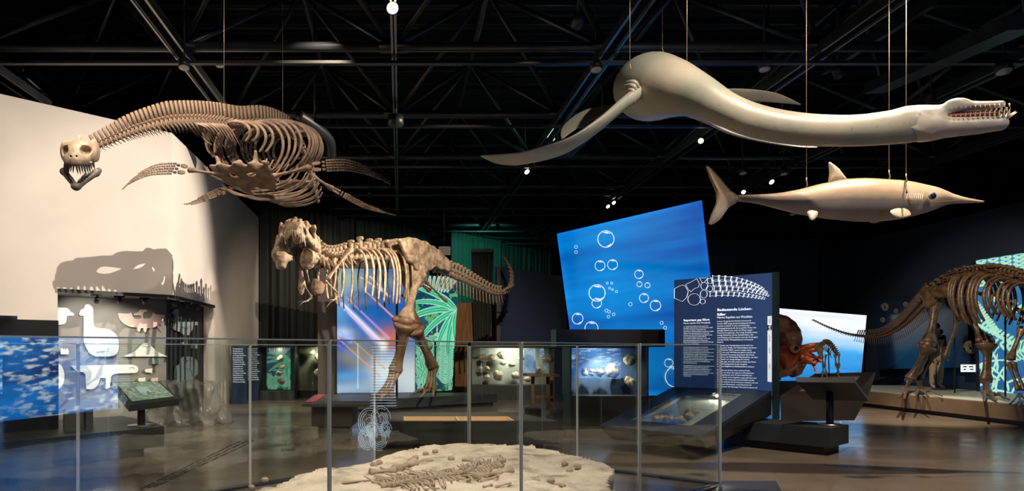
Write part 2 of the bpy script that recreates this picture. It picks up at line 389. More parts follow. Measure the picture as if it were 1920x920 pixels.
for y in YU: MB().tube([(XU[0], y, ZU), (XU[-1], y, ZU)], .07, 8).build('upper_chord', STEEL, roof)
for x in XU: MB().tube([(x, YU[0], ZU), (x, YU[-1], ZU)], .07, 8).build('upper_chord', STEEL, roof)
ds = []
for x in XU:
    for y in YU:
        for sx in (-1, 1):
            for sy in (-1, 1): ds.append((abs(y-14)+abs(x-2)*.6, V(x, y, ZU), V(x+sx*S/2, y+sy*S/2, ZL)))
ds.sort(key=lambda t: t[0]); rest = MB()
for i, (_, a, b) in enumerate(ds):
    if i < 96: MB().tube([a, b], .05, 8).build('diagonal_strut', STEEL, roof)
    else: rest.tube([a, b], .05, 6)
tag(rest.build('diagonal_struts', STEEL, roof), kind='stuff')
jn = MB()
for i, x in enumerate(XU):
    for y in YU: jn.ball((x, y, ZU), .13, 8)
for x in XL:
    for y in YL: jn.box((x, y, ZL-.02), (.5, .34, .05))
tag(jn.build('node_plates', STEEL, roof), kind='stuff')
# purlins under the deck
pm = MB()
for k in range(40): pm.bar((-15, 1+k*.9, 8.72), (24, 1+k*.9, 8.72), .05, .16)
tag(pm.build('purlins', STEEL, roof, smooth=False), kind='stuff')
# round black ducts
for pts, lab in (([P(560, 215, 15), P(590, 235, 15.4), P(618, 262, 16), P(622, 292, 16.5)], 'black ventilation duct bending down between roof struts behind the skeleton ribs'),
                 ([P(1065, 290, 18), P(1130, 230, 17), P(1180, 190, 16)], 'short black ventilation duct slanting behind the left flipper of the pale model')):
    tag(MB().tube(pts, .10, 14, n=6).tube([pts[1], V(pts[1].x, pts[1].y, 8.84)], .02, 6).build('ventilation_duct', BLACK), lab, 'duct')
tag(MB().bar(P(1640, 165, 15), P(1920, 40, 10.6), .4, .22).build('cable_tray', STEEL, smooth=False), 'long perforated cable tray running under the roof at the right edge', 'cable tray')
tag(MB().bar(P(1545, 130, 15.5), P(1750, 0, 11.5), .10, .2).build('ceiling_rail', STEEL, smooth=False), 'suspended black lighting rail rising toward upper right corner', 'rail')

# ------------------------------------------------------------------ spotlights
LENS = mat('lit_lens', (1, .9, .75), .3, emit=(1, .80, .52), es=9)
DIM = mat('frosted_lens', (.55, .52, .48), .4)
def spotlight(loc, aim, label, r=.09, L=.2, lens=LENS, group=None, top=8.84):
    t = empty('spotlight', loc, label, 'spotlight', group); loc = Vector(loc); d = (Vector(aim)-loc).normalized()
    MB().tube([loc-d*L, loc-d*L*.9, loc, loc-d*.004], [r*.6, r*.95, r, r*.9], 16).build('housing', BLACK, t)
    MB().tube([loc-d*.01, loc+d*.004], [r*.86, r*.86], 16).build('lens', lens, t)
    if top > loc.z: MB().tube([loc-d*L*.5+V(0, 0, r*.5), V(loc.x-d.x*L*.5, loc.y-d.y*L*.5, top)], .015, 6).build('bracket', BLACK, t)
    return t
LAMP_LABELS = ['black spotlight on a long rod aimed left at the upright skeleton head', 'spotlight above the glass pen aimed at the beige wall', 'spotlight washing the beige wall near its corner',
 'spotlight aimed at the hanging long-necked skeleton', 'spotlight aimed at the hanging toothed skull', 'spotlight aimed at the pale long-necked model', 'spotlight aimed at the hanging dolphin-like model',
 'spotlight over the hall centre aimed at the standing skeleton', 'small spotlight near the standing skeleton head', 'spotlight aimed at the brown skeleton on the right platform', 'spotlight pointing down at the floor by the right platform',
 'spotlight pointing at the floor behind the text panel', 'spotlight aimed down at the rock slab centre', 'spotlight aimed down at the left end of the rock slab', 'spotlight over the floor by the beige wall end', 'green filtered spotlight aimed at the rear curtain', 'added spotlight above the camera side brightening the front panes of the pen', 'added spotlight brightening the floor-length black curtain', 'spotlight aimed at the floor left of the pen', 'green filtered spotlight aimed at the curtain right of the wall speaker', 'spotlight over the low bench with the sunken tray']
for (loc, aim, wt, deg, c, sz), lab in zip(LAMPS, LAMP_LABELS):
    d = (Vector(aim)-Vector(loc)).normalized(); lamp('spot_beam', Vector(loc)+d*.03, aim, wt, deg, c, sz)
    spotlight(loc, aim, lab, lens=DIM)
for px, py, Y, aim, r, lab in ((736, 15, 10.6, (.6, 4, 0), .12, 'bright lit spotlight at top centre of the hall'), (1314, 264, 17, (6, 6, 3), .085, 'lit spotlight hanging below the pale model neck'),
                          (988, 322, 20, (7, 14, 0), .1, 'small lit spotlight under the tip of the pale left flipper'), (1394, 360, 20, (9, 12, 0), .08, 'small lit spotlight just above the tail of the dolphin-like model'),
                          (1447, 341, 20, (12, 14, 0), .1, 'lit spotlight between pale neck and dolphin-like model'), (1140, 387, 24, (9, 18, 0), .09, 'lower of two small lit spotlights above the bubble screen'),
                          (1151, 380, 24.6, (9.5, 18, 0), .09, 'upper of two small lit spotlights above the bubble screen')):
    spotlight(P(px, py, Y), aim, lab, r*.8)
for px, py, Y, r, lab in ((345, 127, 12.3, .12, 'round pale downlight at the girder crossing on the left'), (412, 123, 13.2, .1, 'round pale downlight by the hanging cable of the skeleton'), (1118, 131, 12.6, .13, 'round pale downlight left of the pale model body'),
                     (1434, 130, 12.8, .13, 'round pale downlight above the pale model neck'), (1393, 325, 18.5, .12, 'round pale downlight above the tail fin of the dolphin-like model'), (1470, 326, 18.5, .12, 'round blue-white downlight under the pale model neck'),
                     (1883, 134, 12.0, .16, 'round pale downlight near the right edge of the roof')):
    q = P(px, py, Y); spotlight(q, q+V(0, -.25, -1), lab, r*.8, .16, DIM)
q = P(742, 235, 15.2); t = empty('loudspeaker_dome', q, 'small black cylinder hanging from the central girder', 'speaker')
MB().tube([q, q+V(0, 0, .2)], .16, 16).build('drum', BLACK, t); MB().tube([q+V(0, 0, .2), V(q.x, q.y, ZL)], .02, 6).build('rod', BLACK, t)
# lit emergency sign seen from the side
GREENL = mat('green_sign_light', (.1, .6, .3), .4, emit=(.35, 1, .62), es=1.5)
a = P(1026, 268, 18); b = P(1037, 262, 20.2)
t = empty('emergency_sign', a, 'lit green emergency sign hanging above the left flipper of the pale model', 'sign')
MB().extrude([a, b, b+V(0, 0, .42), a+V(0, 0, .42)], (.05, -.01, 0)).build('sign_face', GREENL, t, smooth=False)
MB().tube([(a+b)/2+V(0, 0, .42), V((a+b).x/2, (a+b).y/2, ZL)], .012, 6).build('rod', BLACK, t)

# ------------------------------------------------------------------ glass pen
GT = 1.55; C0 = V(3.54, 8.2, 0); STEP = 1.315
CURB = mat('dark_blue_curb', (.03, .04, .055), .35)
SH = V(.02, .02, 0); front = [C0-V(1, 1, 0)*STEP*k for k in range(6)]
C1 = V(.99, 10.75, 0); back = [C1-V(1, 1, 0)*STEP*k for k in range(6)]
mid = (C0+C1)/2
def pane(a, b, label, group=None):
    t = empty('glass_pane', (a+b)/2, label, 'glass pane', group); d = (b-a).normalized(); n = V(-d.y, d.x, 0)*.009; g = d*.008
    MB().extrude([a+g+n+V(0, 0, .027), b-g*2+n+V(0, 0, .027), b-g*2+n+V(0, 0, GT), a+g+n+V(0, 0, GT)], n*-2).build('glass', PANE, t, smooth=False)
    MB().bar(a+g*1.6+V(0, 0, GT+.004), b-g*1.7+V(0, 0, GT+.004), .018, .008).build('top_edge', EDGE, t, smooth=False)
    MB().bar(a+V(0, 0, .027), a+V(0, 0, GT), .024, .024).build('joint_strip', JOINT, t, smooth=False)
    return t
w_ = ['front row, nearest the far corner', 'front row, between the corner pane and the middle', 'front row, right of the thick middle joint', 'front row, left of the thick middle joint', 'front row, leaving the frame at left']
for k in range(5): pane(front[k], front[k+1], 'clear glass pane of the low pen, '+w_[k])
w_ = ['back row, nearest the far corner', 'back row, behind the white bone slab', 'back row, in front of the info desk', 'back row, in front of the green lectern', 'back row, at the left edge']
for k in range(5): pane(back[k], back[k+1], 'clear glass pane of the low pen, '+w_[k])
pane(mid, C0+(mid-C0)*.02, 'clear glass pane of the pen end, in front of the slanted case'); pane(C1+(mid-C1)*.02, mid, 'clear glass pane of the pen end, left half')
e = empty('pen_curb', C0, 'dark low curb that carries the glass panes', 'curb')
for a, b in ((C0+V(.04, .04, 0), front[5]), (C0, C1), (C1, back[5])): MB().bar(a+V(0, 0, .012), b+V(0, 0, .012), .11, .024).build('rail', CURB, e, smooth=False)

q = [G(1352, 906), G(1455, 906), G(1466, 926), G(1340, 926)]; o = MB().extrude([p+V(0, 0, .001) for p in q][::-1], (0, 0, .03)).build('floor_plate', CURB, smooth=False); tag(o, 'low dark floor plate at the right corner of the glass pen', 'floor plate')
# ------------------------------------------------------------------ rock slab with an embedded skeleton
ROCK = mat('pale_limestone', (.30, .25, .20), .9, c2=(.66, .59, .50), scale=3.5, bump=1, bscale=16, c3=(.55, .49, .41), lo=.30, hi=.62, det=8)
outl = [(345, 6.3), (474, 7.35), (600, 8.2), (690, 8.7), (712, 9.0), (765, 9.55), (850, 10.05), (935, 9.85), (1000, 9.75), (1022, 9.25), (1110, 8.35), (1152, 7.75), (1148, 7.35), (1150, 6.6), (1000, 5.7), (700, 4.7), (350, 4.2), (150, 4.6)]
OP = np.array([((px-VX)/FPX*Y, Y) for px, Y in outl])
hx = .024; gx = np.arange(-2.6, 2.9, hx); gy = np.arange(3.8, 10.4, hx); X, Yy = np.meshgrid(gx, gy, indexing='ij')
wx = X+.10*(fbm(X+9, Yy, 2.3, 3)-.5)*2; wy = Yy+.10*(fbm(X+3, Yy+7, 2.3, 4)-.5)*2
inside = np.zeros(X.shape, bool); j = len(OP)-1
for i in range(len(OP)):
    xi, yi = OP[i]; xj, yj = OP[j]; c = ((yi > wy) != (yj > wy)) & (wx < (xj-xi)*(wy-yi)/(yj-yi+1e-9)+xi); inside ^= c; j = i
Zr = .14+.055*np.clip((X+.6)*1.0, -1, 1)+.10*(fbm(X+5, Yy+5, .8, 5)-.5)
n1 = fbm(X+11, Yy+2, 1.7, 6); crack = np.abs(fbm(X+2, Yy, 1.1, 8)-.5); Zr += np.floor(n1*8)*.012+.022*(fbm(X, Yy, 7, 9)-.5)*2-.035*np.exp(-(crack/.007)**2)
def rock_z(x, y):
    i = int(np.clip(round((x-gx[0])/hx), 0, len(gx)-1)); k = int(np.clip(round((y-gy[0])/hx), 0, len(gy)-1)); return float(Zr[i, k])
ids = -np.ones(X.shape, int); cell = inside[:-1, :-1] & inside[1:, :-1] & inside[1:, 1:] & inside[:-1, 1:]
use = np.zeros(X.shape, bool); use[:-1, :-1] |= cell; use[1:, :-1] |= cell; use[1:, 1:] |= cell; use[:-1, 1:] |= cell
ids[use] = np.arange(use.sum()); top = np.stack([X[use], Yy[use], Zr[use]], -1); nb = len(top)
ci, cj = np.nonzero(cell); F = np.stack([ids[ci, cj], ids[ci+1, cj], ids[ci+1, cj+1], ids[ci, cj+1]], 1).tolist()
ed = {}
for f in F:
    for a, b in zip(f, f[1:]+f[:1]): ed[(a, b)] = 1
bot = top.copy(); bot[:, 2] = .004; cen = bot[:, :2].mean(0); bot[:, :2] += (cen-bot[:, :2])*.012
for a, b in list(ed):
    if (b, a) not in ed: F.append([b, a, a+nb, b+nb])
me = bpy.data.meshes.new('rock_slab'); me.from_pydata(np.concatenate([top, bot]).tolist(), [], F)
slab = tag(obj('rock_slab', me, ROCK), 'broad pale rock slab with cracks lying inside the glass pen', 'rock slab')
def rk(px, py):
    q = G(px, py, .18)
    for _ in range(4): q = G(px, py, rock_z(q.x, q.y))
    return q
FOS = mat('fossil_bone', (.30, .235, .175), .7, c2=(.47, .38, .29), scale=9, bump=.4, bscale=40)
fos = empty('fossil_skeleton', rk(850, 890), 'brown fossil skeleton with ribs lying flat on the rock slab', 'fossil skeleton')
def longbone(a, b, r, bend=V(0, 0, 0), seg=10, asp=.8, mb=None, ends=(1, 1), n=3):
    a, b = Vector(a), Vector(b); m = mb or MB()
    f = lambda t: a.lerp(b, t)+bend*math.sin(math.pi*t)
    m.tube([f(t) for t in (0, .04, .12, .3, .5, .7, .88, .96, 1)], [r*k for k in (.55*ends[0], 1.25*ends[0], 1.15*ends[0], .68, .58, .68, 1.1*ends[1], 1.25*ends[1], .55*ends[1])], seg, asp, n=n)
    return m
for (x0, y0, x1, y1, r) in ((692, 888, 742, 884, .045), (742, 884, 776, 870, .06), (890, 899, 960, 884, .05), (866, 862, 905, 868, .018), (700, 874, 712, 869, .035), (640, 906, 735, 897, .015), (1000, 902, 1060, 912, .02), (905, 904, 940, 893, .03)):
    a, b = rk(x0, y0), rk(x1, y1); z = V(0, 0, r*.4); longbone(a+z, b+z, r).build('limb_bone', FOS, fos)
ax_ = path([rk(720, 914)+V(0, 0, .02), rk(790, 905)+V(0, 0, .03), rk(850, 893)+V(0, 0, .03), rk(890, 880)+V(0, 0, .02), rk(950, 866)+V(0, 0, .02)], 34)
for i in range(34):
    q = ax_[i]; d = ax_[i+1]-q; q = V(q.x, q.y, rock_z(q.x, q.y)+.02); s = .035 if i < 22 else .024
    m = MB(); m.ball(q, (s, s*.8, s), 8); m.bar(q, q+V(R.uniform(-.05, .05), .05, .05), .012, .02); m.build('vertebra', FOS, fos)
for i in range(3, 30):
    q = ax_[i]; d = (ax_[min(i+1, 34)]-q).normalized(); n = V(-d.y, d.x, 0)
    for s in (-1, 1):
        L = (.42 if i < 20 else .16)*R.uniform(.6, 1.1); a0 = q+n*s*.04
        pts = [a0+n*s*L*t-d*(.25*L*t*t)*R.uniform(.6, 1.6) for t in (0, .35, .7, 1)]
        pts = [V(p.x, p.y, rock_z(p.x, p.y)+.018+.02*math.sin(2.4*k)) for k, p in enumerate(pts)]
        MB().tube(pts, [.013, .012, .011, .006], 6, n=3).build('rib', FOS, fos)
for i in range(26):
    q = rk(R.uniform(700, 960), R.uniform(880, 916)); a = R.uniform(0, 3); L = R.uniform(.06, .2); e2 = V(q.x+math.cos(a)*L, q.y+math.sin(a)*L, 0); e2.z = rock_z(e2.x, e2.y)+.02; q.z += .012
    longbone(q, e2, .014).build('bone_fragment', FOS, fos)
for px, py, lab in ((816, 849, 'small cubic stone at the rear edge of the rock slab'), (798, 853, 'small cubic stone beside the rearmost one on the slab'), (779, 861, 'paired small stone block left on the slab rear'), (771, 866, 'flat stone chip under the paired block'), (846, 862, 'stone chip above the long ribs'), (806, 867, 'tiny stone left of the stone chip'),
                    (497, 903, 'dark small stone on the left part of the slab'), (472, 917, 'larger dark stone at the lower left of the slab'), (1059, 873, 'left stone of the group of three on the right slab end'), (1068, 885, 'lowest stone of the group of three on the right slab end'), (1083, 877, 'right stone of the group of three on the right slab end'), (1033, 905, 'small pale stone at lower right of the slab')):
    q = rk(px, py); m = MB(); m.box(q+V(0, 0, .02), (.07, .06, .05), R.uniform(0, 2)); o = m.build('loose_stone', FOS, smooth=False); o.modifiers.new('round', 'BEVEL').width = .014; tag(o, lab, 'stone')

# ------------------------------------------------------------------ platforms and desks
def prism(pts, z0, z1): return MB().extrude([V(p[0], p[1], z0) for p in pts], (0, 0, z1-z0))
def gp(px, Y): return ((px-VX)/FPX*Y, Y)
def block(name, pts, z1, label, cat, m=BLACK2, z0=.09, inset=.12, plinth=BLACK):
    c = [sum(p[i] for p in pts)/len(pts) for i in (0, 1)]; t = empty(name, (c[0], c[1], 0), label, cat)
    prism(pts, z0, z1).build('top_box', m, t, smooth=False)
    q = []
    for p in pts:
        d = V(c[0]-p[0], c[1]-p[1], 0); d = d.normalized()*inset; q.append((p[0]+d.x, p[1]+d.y))
    prism(q, 0, z0).build('recessed_base', plinth, t, smooth=False); return t
# platform of the upright skeleton
rp = [gp(600, 17.3), gp(712, 17.6), gp(932, 19.9), gp(905, 20.35), gp(640, 20.25)]
block('display_platform', rp, .32, 'low black platform under the upright tan skeleton', 'platform', BLACK2)
# right platform
block('display_platform', [(12.15, 22.5), (12.15, 9.6), (15.3, 9.6), (15.3, 22.5)], .41, 'long brown-sided platform under the dark brown skeleton', 'platform', mat('brown_board', (.12, .085, .06), .5, c2=(.16, .115, .08), scale=1.5), z0=.10, inset=.35)
o = MB().box((13.75, 16.05, .4165), (3.0, 12.7, .012)).build('platform_top', mat('pale_green_grey_top', (.32, .36, .32), .45), smooth=False); tag(o, 'pale grey-green top sheet of the right platform', 'platform top')
# low bench with sunken sand tray
pb = P(1047, 790, 11.15); x0, x1 = (700-VX)/FPX*11.15, pb.x; zb = pb.z
t = empty('tray_bench', (1.0, 12, 0), 'long low dark bench with a sunken sand-coloured tray', 'bench')
mb = MB(); prs = [(x0, 11.15), (x1, 11.15), (x1-.35, 12.8), (x0+.1, 12.8)]
ta, tb = (755-VX)/FPX*11.25+.02, (968-VX)/FPX*11.25
prism([(x0, 11.15), (x1, 11.15), (x1, 11.3), (x0, 11.3)], .08, zb).build('front_board', BLACK2, t, smooth=False)
prism([(x0, 12.15), (x1-.2, 12.15), (x1-.35, 12.8), (x0+.1, 12.8)], .08, zb).build('rear_board', DGREY, t, smooth=False)
prism([(x0, 11.3), (ta, 11.3), (ta, 12.15), (x0, 12.15)], .08, zb).build('side_board', DGREY, t, smooth=False)
prism([(tb, 11.3), (x1, 11.3), (x1-.2, 12.15), (tb, 12.15)], .08, zb).build('side_board', DGREY, t, smooth=False)
SAND = mat('sand_liner', (.72, .52, .33), .8, emit=(1, .62, .32), es=0)
m = MB(); m.box(((ta+tb)/2, 11.72, zb-.16), (tb-ta, .86, .02)); m.box(((ta+tb)/2, 12.14, zb-.08), (tb-ta, .02, .14)); m.box((ta+.01, 11.72, zb-.08), (.02, .86, .14)); m.box((tb-.01, 11.72, zb-.08), (.02, .86, .14)); m.box((ta+(tb-ta)*.5, 11.72, zb-.07), (.02, .86, .12))
m.build('sand_tray', SAND, t, smooth=False)
lamp('tray_light', ((ta+tb)/2, 11.6, 3.2), ((ta+tb)/2, 12.1, zb), 260, 50, (1, .8, .58), .1)
prism([(x0+.2, 11.3), (x1-.2, 11.3), (x1-.4, 12.6), (x0+.3, 12.6)], 0, .08).build('plinth', BLACK, t, smooth=False)
# info desk with pink label
Yd = 13.2; t = empty('info_desk', P(620, 780, 13.2), 'dark grey info desk with tilted top and pink label', 'desk')
a, b, c, d = P(566, 757, 13.0), P(703, 757, 13.0), P(697, 739, 14.2), P(590, 739, 14.2)
MB().extrude([a, b, c, d], (0, 0, -.05)).build('top_board', DGREY, t, smooth=False)
m = MB(); q = [P(584, 760, 13.2), P(660, 760, 13.2)]
prism([(q[0].x, 13.2), (q[1].x, 13.2), (q[1].x+.05, 14.1), (q[0].x+.1, 14.1)], .13, q[0].z-.02).build('pedestal', mat('brown_grey_board', (.09, .075, .062), .6), t, smooth=False)
prism([(q[0].x+.1, 13.4), (q[1].x-.05, 13.4), (q[1].x-.05, 14), (q[0].x+.1, 14)], 0, .13).build('recessed_base', BLACK, t, smooth=False)
def onquad(a, b, c, d, u, v, e=.006): return a.lerp(b, u).lerp(d.lerp(c, u), v)+V(0, 0, e)
m = MB(); m.extrude([onquad(a, b, c, d, *k) for k in ((.02, .15), (.15, .15), (.2, .95), (.07, .95))], (0, 0, .004)); m.build('pink_label', mat('dusty_pink', (.42, .10, .14), .5), t, smooth=False)["label"] = "dusty pink label strip"
m = MB(); m.extrude([onquad(a, b, c, d, *k) for k in ((.36, .2), (.95, .2), (.95, .92), (.38, .92))], (0, 0, .004)); m.build('print_sheet', mat('slate_print', (.10, .115, .125), .3), t, smooth=False)

# lectern on the left with the lit map
lp0 = P(308, 799, 10.6); zt = lp0.z
pl = [(lp0.x, lp0.y), (lp0.x-.9*.9, lp0.y-1.24*.9), (-7.0, 5.5), (-8.8, 8.4), (-4.6, 12.3), (lp0.x-.35, 11.2)]
block('display_platform', pl, zt, 'dark stepped platform carrying the green-screen lectern', 'platform', BLACK2, z0=.12, inset=.28)
t = empty('lectern', (-3.6, 10.55, zt), 'black lectern with a green map screen on a round-footed post', 'lectern')
a, b, c, d = P(243, 759, 10.3), P(336, 747, 10.75), P(298, 714, 11.35), P(207, 716, 10.9)
MB().extrude([a, b, c, d], (0.0, -.02, -.09)).build('tray', BLACK, t, smooth=False)
def map_fn(u, v, x, y):
    n = fbm(x, y, 26, 2, 5); c = lerp3((.10, .16, .10), (.42, .50, .36), (n-.25)*2.2)
    k = (u > .34) & (u < .62) & (v > .36) & (v < .72); c[k] = (.42, .60, .50)
    k = (u > .50) & (u < .55) & (v > .36) & (v < .43); c[k] = (.03, .05, .05); return c
up = V(0, -.003, .012)
picture('map_screen', [onquad(a, b, c, d, *k)+up for k in ((.08, .08), (.93, .08), (.94, .92), (.08, .92))], map_fn, 120, 80, .8, t)
pb_ = P(265, 762, 10.7); MB().tube([V(pb_.x, pb_.y, zt), V(pb_.x, pb_.y, pb_.z+.1)], .055, 16).build('post', BLACK, t)
MB().tube([V(pb_.x, pb_.y, zt), V(pb_.x, pb_.y, zt+.015)], .19, 24).build('foot_disc', CHROME, t)
# riveted grey case and plastic-covered bundle
q = P(148, 806, 10.1); q.z = zt; t = empty('flight_case', q, 'small grey riveted equipment case behind the lectern platform', 'case')
MB().box((q.x, q.y, q.z+.14), (.30, .25, .28), .1).build('case_body', mat('grey_case', (.14, .13, .12), .5), t, smooth=False)
for s in (-1, 1): MB().box((q.x+s*.14, q.y-.12, q.z+.145), (.03, .03, .29), .1).build('corner_strip', CHROME, t, smooth=False)
def plast(p):
    d = sbox(p, (0, 0, .42), (.60, .45, .42), .2); d = su(d, sbox(p, (0, 0, .1), (.78, .55, .12), .1), .2); return d+.07*np.sin(p[..., 0]*13+3*p[..., 1]+2*np.sin(p[..., 2]*5))*np.clip(1.1-p[..., 2], 0, 1)+wob(p, 8, .05, 4)+.02*np.sin(p[..., 0]*37+p[..., 2]*9)
pm_ = mat('plastic_sheet', (.22, .21, .20), .3, c2=(.12, .118, .11), scale=3, bump=.5, bscale=4, spec=.5); pm_.node_tree.nodes['Principled BSDF'].inputs['Alpha'].default_value = .42
# black cabinet at the far left behind the pen
a = V(-4.72, 10.25, 0); d = V(-.70, -.714, 0); n_ = V(-.714, .70, 0); zc = P(60, 598, 9.8).z
t = empty('black_cabinet', a, 'tall black cabinet at the left edge standing on the stepped platform', 'cabinet')
prism([tuple(p)[:2] for p in (a, a+d*3.6, a+d*3.6+n_*.55, a+n_*.55)], zt+.002, zc).build('cabinet_body', BLACK, t, smooth=False)
prism([tuple(p)[:2] for p in (a+d*.5+n_*.1, a+d*3.5+n_*.1, a+d*3.5+n_*.5, a+d*.5+n_*.5)], zc, zc+.05).build('top_board', BLACK2, t, smooth=False)
q = P(352, 796, 14.9); o = obj('plastic_covered_bundle', snet('plastic_covered_bundle', plast, (-1, -.8, 0), (1, .8, 1), 60), pm_); o.location = (q.x, q.y, .01); tag(o, 'crumpled translucent plastic sheet draped over a low bundle before the niche', 'covered bundle')

# tactile floor strips
for k in range(3):
    for i in range(9):
        a, b = G(262+k*12, 917-k*1.5), G(452+k*13, 826-k*.5); s0, s1 = i/9+.01, (i+1)/9-.015
        tag(MB().bar(a.lerp(b, s0)+V(0, 0, .003), a.lerp(b, s1)+V(0, 0, .003), .028, .006).build('floor_guide_strip', BLACK, smooth=False), 'thin dark tactile strip set in the floor behind the pen', 'floor strip', 'tactile guide strips in the floor')

# ------------------------------------------------------------------ slanted display case with text panel
TL = V(4.79, 12.95, 0); TR = V(5.93, 11.81, 0); vdir = (TR-TL).normalized()
zpb, zpt0, zpt1 = .84, 2.72, 2.73
t = empty('information_board', V(TR.x, TR.y, 0), 'upright navy text panel with white bone drawing behind the slanted case', 'panel')
zl = P(1264, 525, TL.y).z; zr = P(1448, 510, TR.y).z; nback = V(.707, .707, 0)
MB().extrude([TL+V(0, 0, .75), TR+V(0, 0, .75), TR+V(0, 0, zr), TL+V(0, 0, zl)], nback*.05).build('board', BLACK, t, smooth=False)
MB().extrude([TR+V(0, 0, .39), TR+vdir*.07+V(0, 0, .39), TR+vdir*.07+V(0, 0, zr), TR+V(0, 0, zr)], nback*.12).build('side_post', mat('teal_black', (.015, .035, .04), .4), t, smooth=False)
def navy_fn(u, v, x, y):
    return lerp3((.008, .022, .075), (.022, .055, .16), .15+.75*np.exp(-((u-1)/.25)**2)+.25*v*(u > .3)+.15*u)
off = V(-.707, -.707, 0)
picture('panel_face', [TL+V(0, 0, .76)+off*.004, TR+V(0, 0, .76)+off*.004, TR+V(0, 0, zr-.01)+off*.004, TL+V(0, 0, zl-.01)+off*.004], navy_fn, 60, 60, .85, t)
WHITE = mat('white_backlit_print', (.8, .85, .9), .5, emit=(.86, .93, 1), es=.95)
def text(body, p, right, upv, size, material, parent, xs=1.0, name='printed_text', line=1.0, align='LEFT'):
    cu = bpy.data.curves.new(name, 'FONT'); cu.body = body; cu.size = size; cu.space_line = line; cu.align_x = align; cu.resolution_u = 2
    o = bpy.data.objects.new('tmp', cu); COL.objects.link(o); bpy.context.view_layer.update()
    me = bpy.data.meshes.new_from_object(o.evaluated_get(bpy.context.evaluated_depsgraph_get())); bpy.data.objects.remove(o)
    r, u = Vector(right).normalized(), Vector(upv).normalized(); n = r.cross(u); M = Matrix((r*xs, u, n)).transposed().to_4x4(); M.translation = p
    me.transform(M); me.name = name; me.materials.clear(); return obj(name, me, material, parent)
def tp(px, py, e=.010): q = on_plane(px, py, (TL.x, TL.y), (TR.x, TR.y)); return q+off*e
UP = V(0, 0, 1); mpx = 12.2/FPX
def col_text(body, px, py, pitch, xend, bold=0, material=WHITE, frac=.8):
    """block whose first baseline is at (px, py); the widest line ends at xend"""
    q = tp(px, py); e = tp(xend, py); sz = pitch*q.y/FPX*frac
    o = text(body, q, vdir, UP, sz, material, t, line=1/frac); M = o.data; xs = [(v.co-q).dot(vdir) for v in M.vertices]; k = (e-q).length/max(xs)
    for v in M.vertices: dv = (v.co-q).dot(vdir); v.co += vdir*dv*(k-1)
    return o
for k in (0, 1): col_text('Bedeutende Lücken-\nfüller', 1345+k*.35, 583, 8.6, 1410.5)
col_text('Marine Reptilien aus Westfalen', 1345, 597, 7.4, 1411)
col_text('In einer Tongrube bei Nieheim-Sommersell\nwurden 2007 einige zusammenhängende Wirbel-\nknochen entdeckt. In einer sechswöchigen\nRettungsgrabung wurde das zu großen Teilen voll-\nständige Skelett eines etwa vier Meter langen\nPlesiosauriers geborgen. Nur einige Paddelknochen,\nwenige Halswirbel und der Schädel fehlen. Die\nneue Gattung und Art wurden nach der Fundregion\nund dem Finder Westphaliasaurus simonsensii\nbenannt.', 1345, 603.5, 4.3, 1421)
col_text('Das Skelett des Westphaliasaurus ist nicht nur\nwegen seiner Größe und Vollständigkeit ein beson-\nderer Fund für NRW, sondern wegen seines\nAlters von rund 190 Millionen Jahren auch für die\ninternationale Forschung interessant. Das Fossil\nstammt aus der Erdzeitstufe Pliensbachium, aus dem\nes weltweit nur wenige Belege für marine\nReptilien gibt. Aus allen anderen Stufen des Unter-\njura sind umfangreiche Funde, beispiels-\nweise aus England und Süddeutschland, bekannt.', 1345, 648.5, 4.3, 1421)
col_text('Westfalen hat darüber hinaus weitere Funde\ngeliefert, mit denen die sogenannte Pliensbachium-\nLücke geschlossen wird. Im Raum Bielefeld sind\nimmer wieder marine Reptilien zutage gefördert wor-\nden, die in den letzten Jahren beschrieben wurden.\nDarunter befindet sich Arminisaurus schuberti, ein wei-\nterer neuer Plesiosaurier, sowie Nachweise für\nIchthyosaurier der Gattungen Temnodontosaurus und', 1345, 694.5, 4.35, 1422)
for k in (0, 1): col_text('Important gap fillers', 1282+k*.3, 602, 7.2, 1330.5)
col_text('Marine reptiles from Westphalia', 1282, 607, 4.8, 1332.5)
col_text('In a clay pit near Nieheim-Sommersell, some\narticulated vertebral bones were discovered in 2007.\nIn a rescue excavation conducted by the\nLWL Museum of Natural History, an almost complete\nskeleton of an approximately four-metre-long\nplesiosaur was recovered. Only some flipper bones,\na few cervical vertebrae and the skull are\nmissing. After scientific examination, it was clear\nthat a genus and species new to science was\nfound, named Westphaliasaurus simonsensii referring\nto the region and the finder.', 1282, 612.5, 3.28, 1338.5)
col_text('The Westphaliasaurus find is a special find\nfor North Rhine-Westphalia, not only because of its\nimpressive size and completeness, but also\nbecause of its Pliensbachian age of 190 million years.\nThe Pliensbachian, a stage of the Jurassic, is\ngenerally poorly fossiliferous with regard to pliosaur\nand other marine reptiles, whereas from\nall other stages of the early Jurassic, plenty of fossils\nare known, such as from the United Kingdom\nand southern Germany.', 1282, 651.5, 3.25, 1339.5)
col_text('Westphalia offers further specimens that close the so-\ncalled Pliensbachian gap: marine reptiles have\nbeen unearthed repeatedly in the Bielefeld area in\nrecent years, amongst which are another new\nplesiosaur, Arminisaurus schuberti, and proofs of the\nichthyosaur genera Temnodontosaurus and\nHauffiopteryx.', 1282, 686, 3.15, 1339.5)
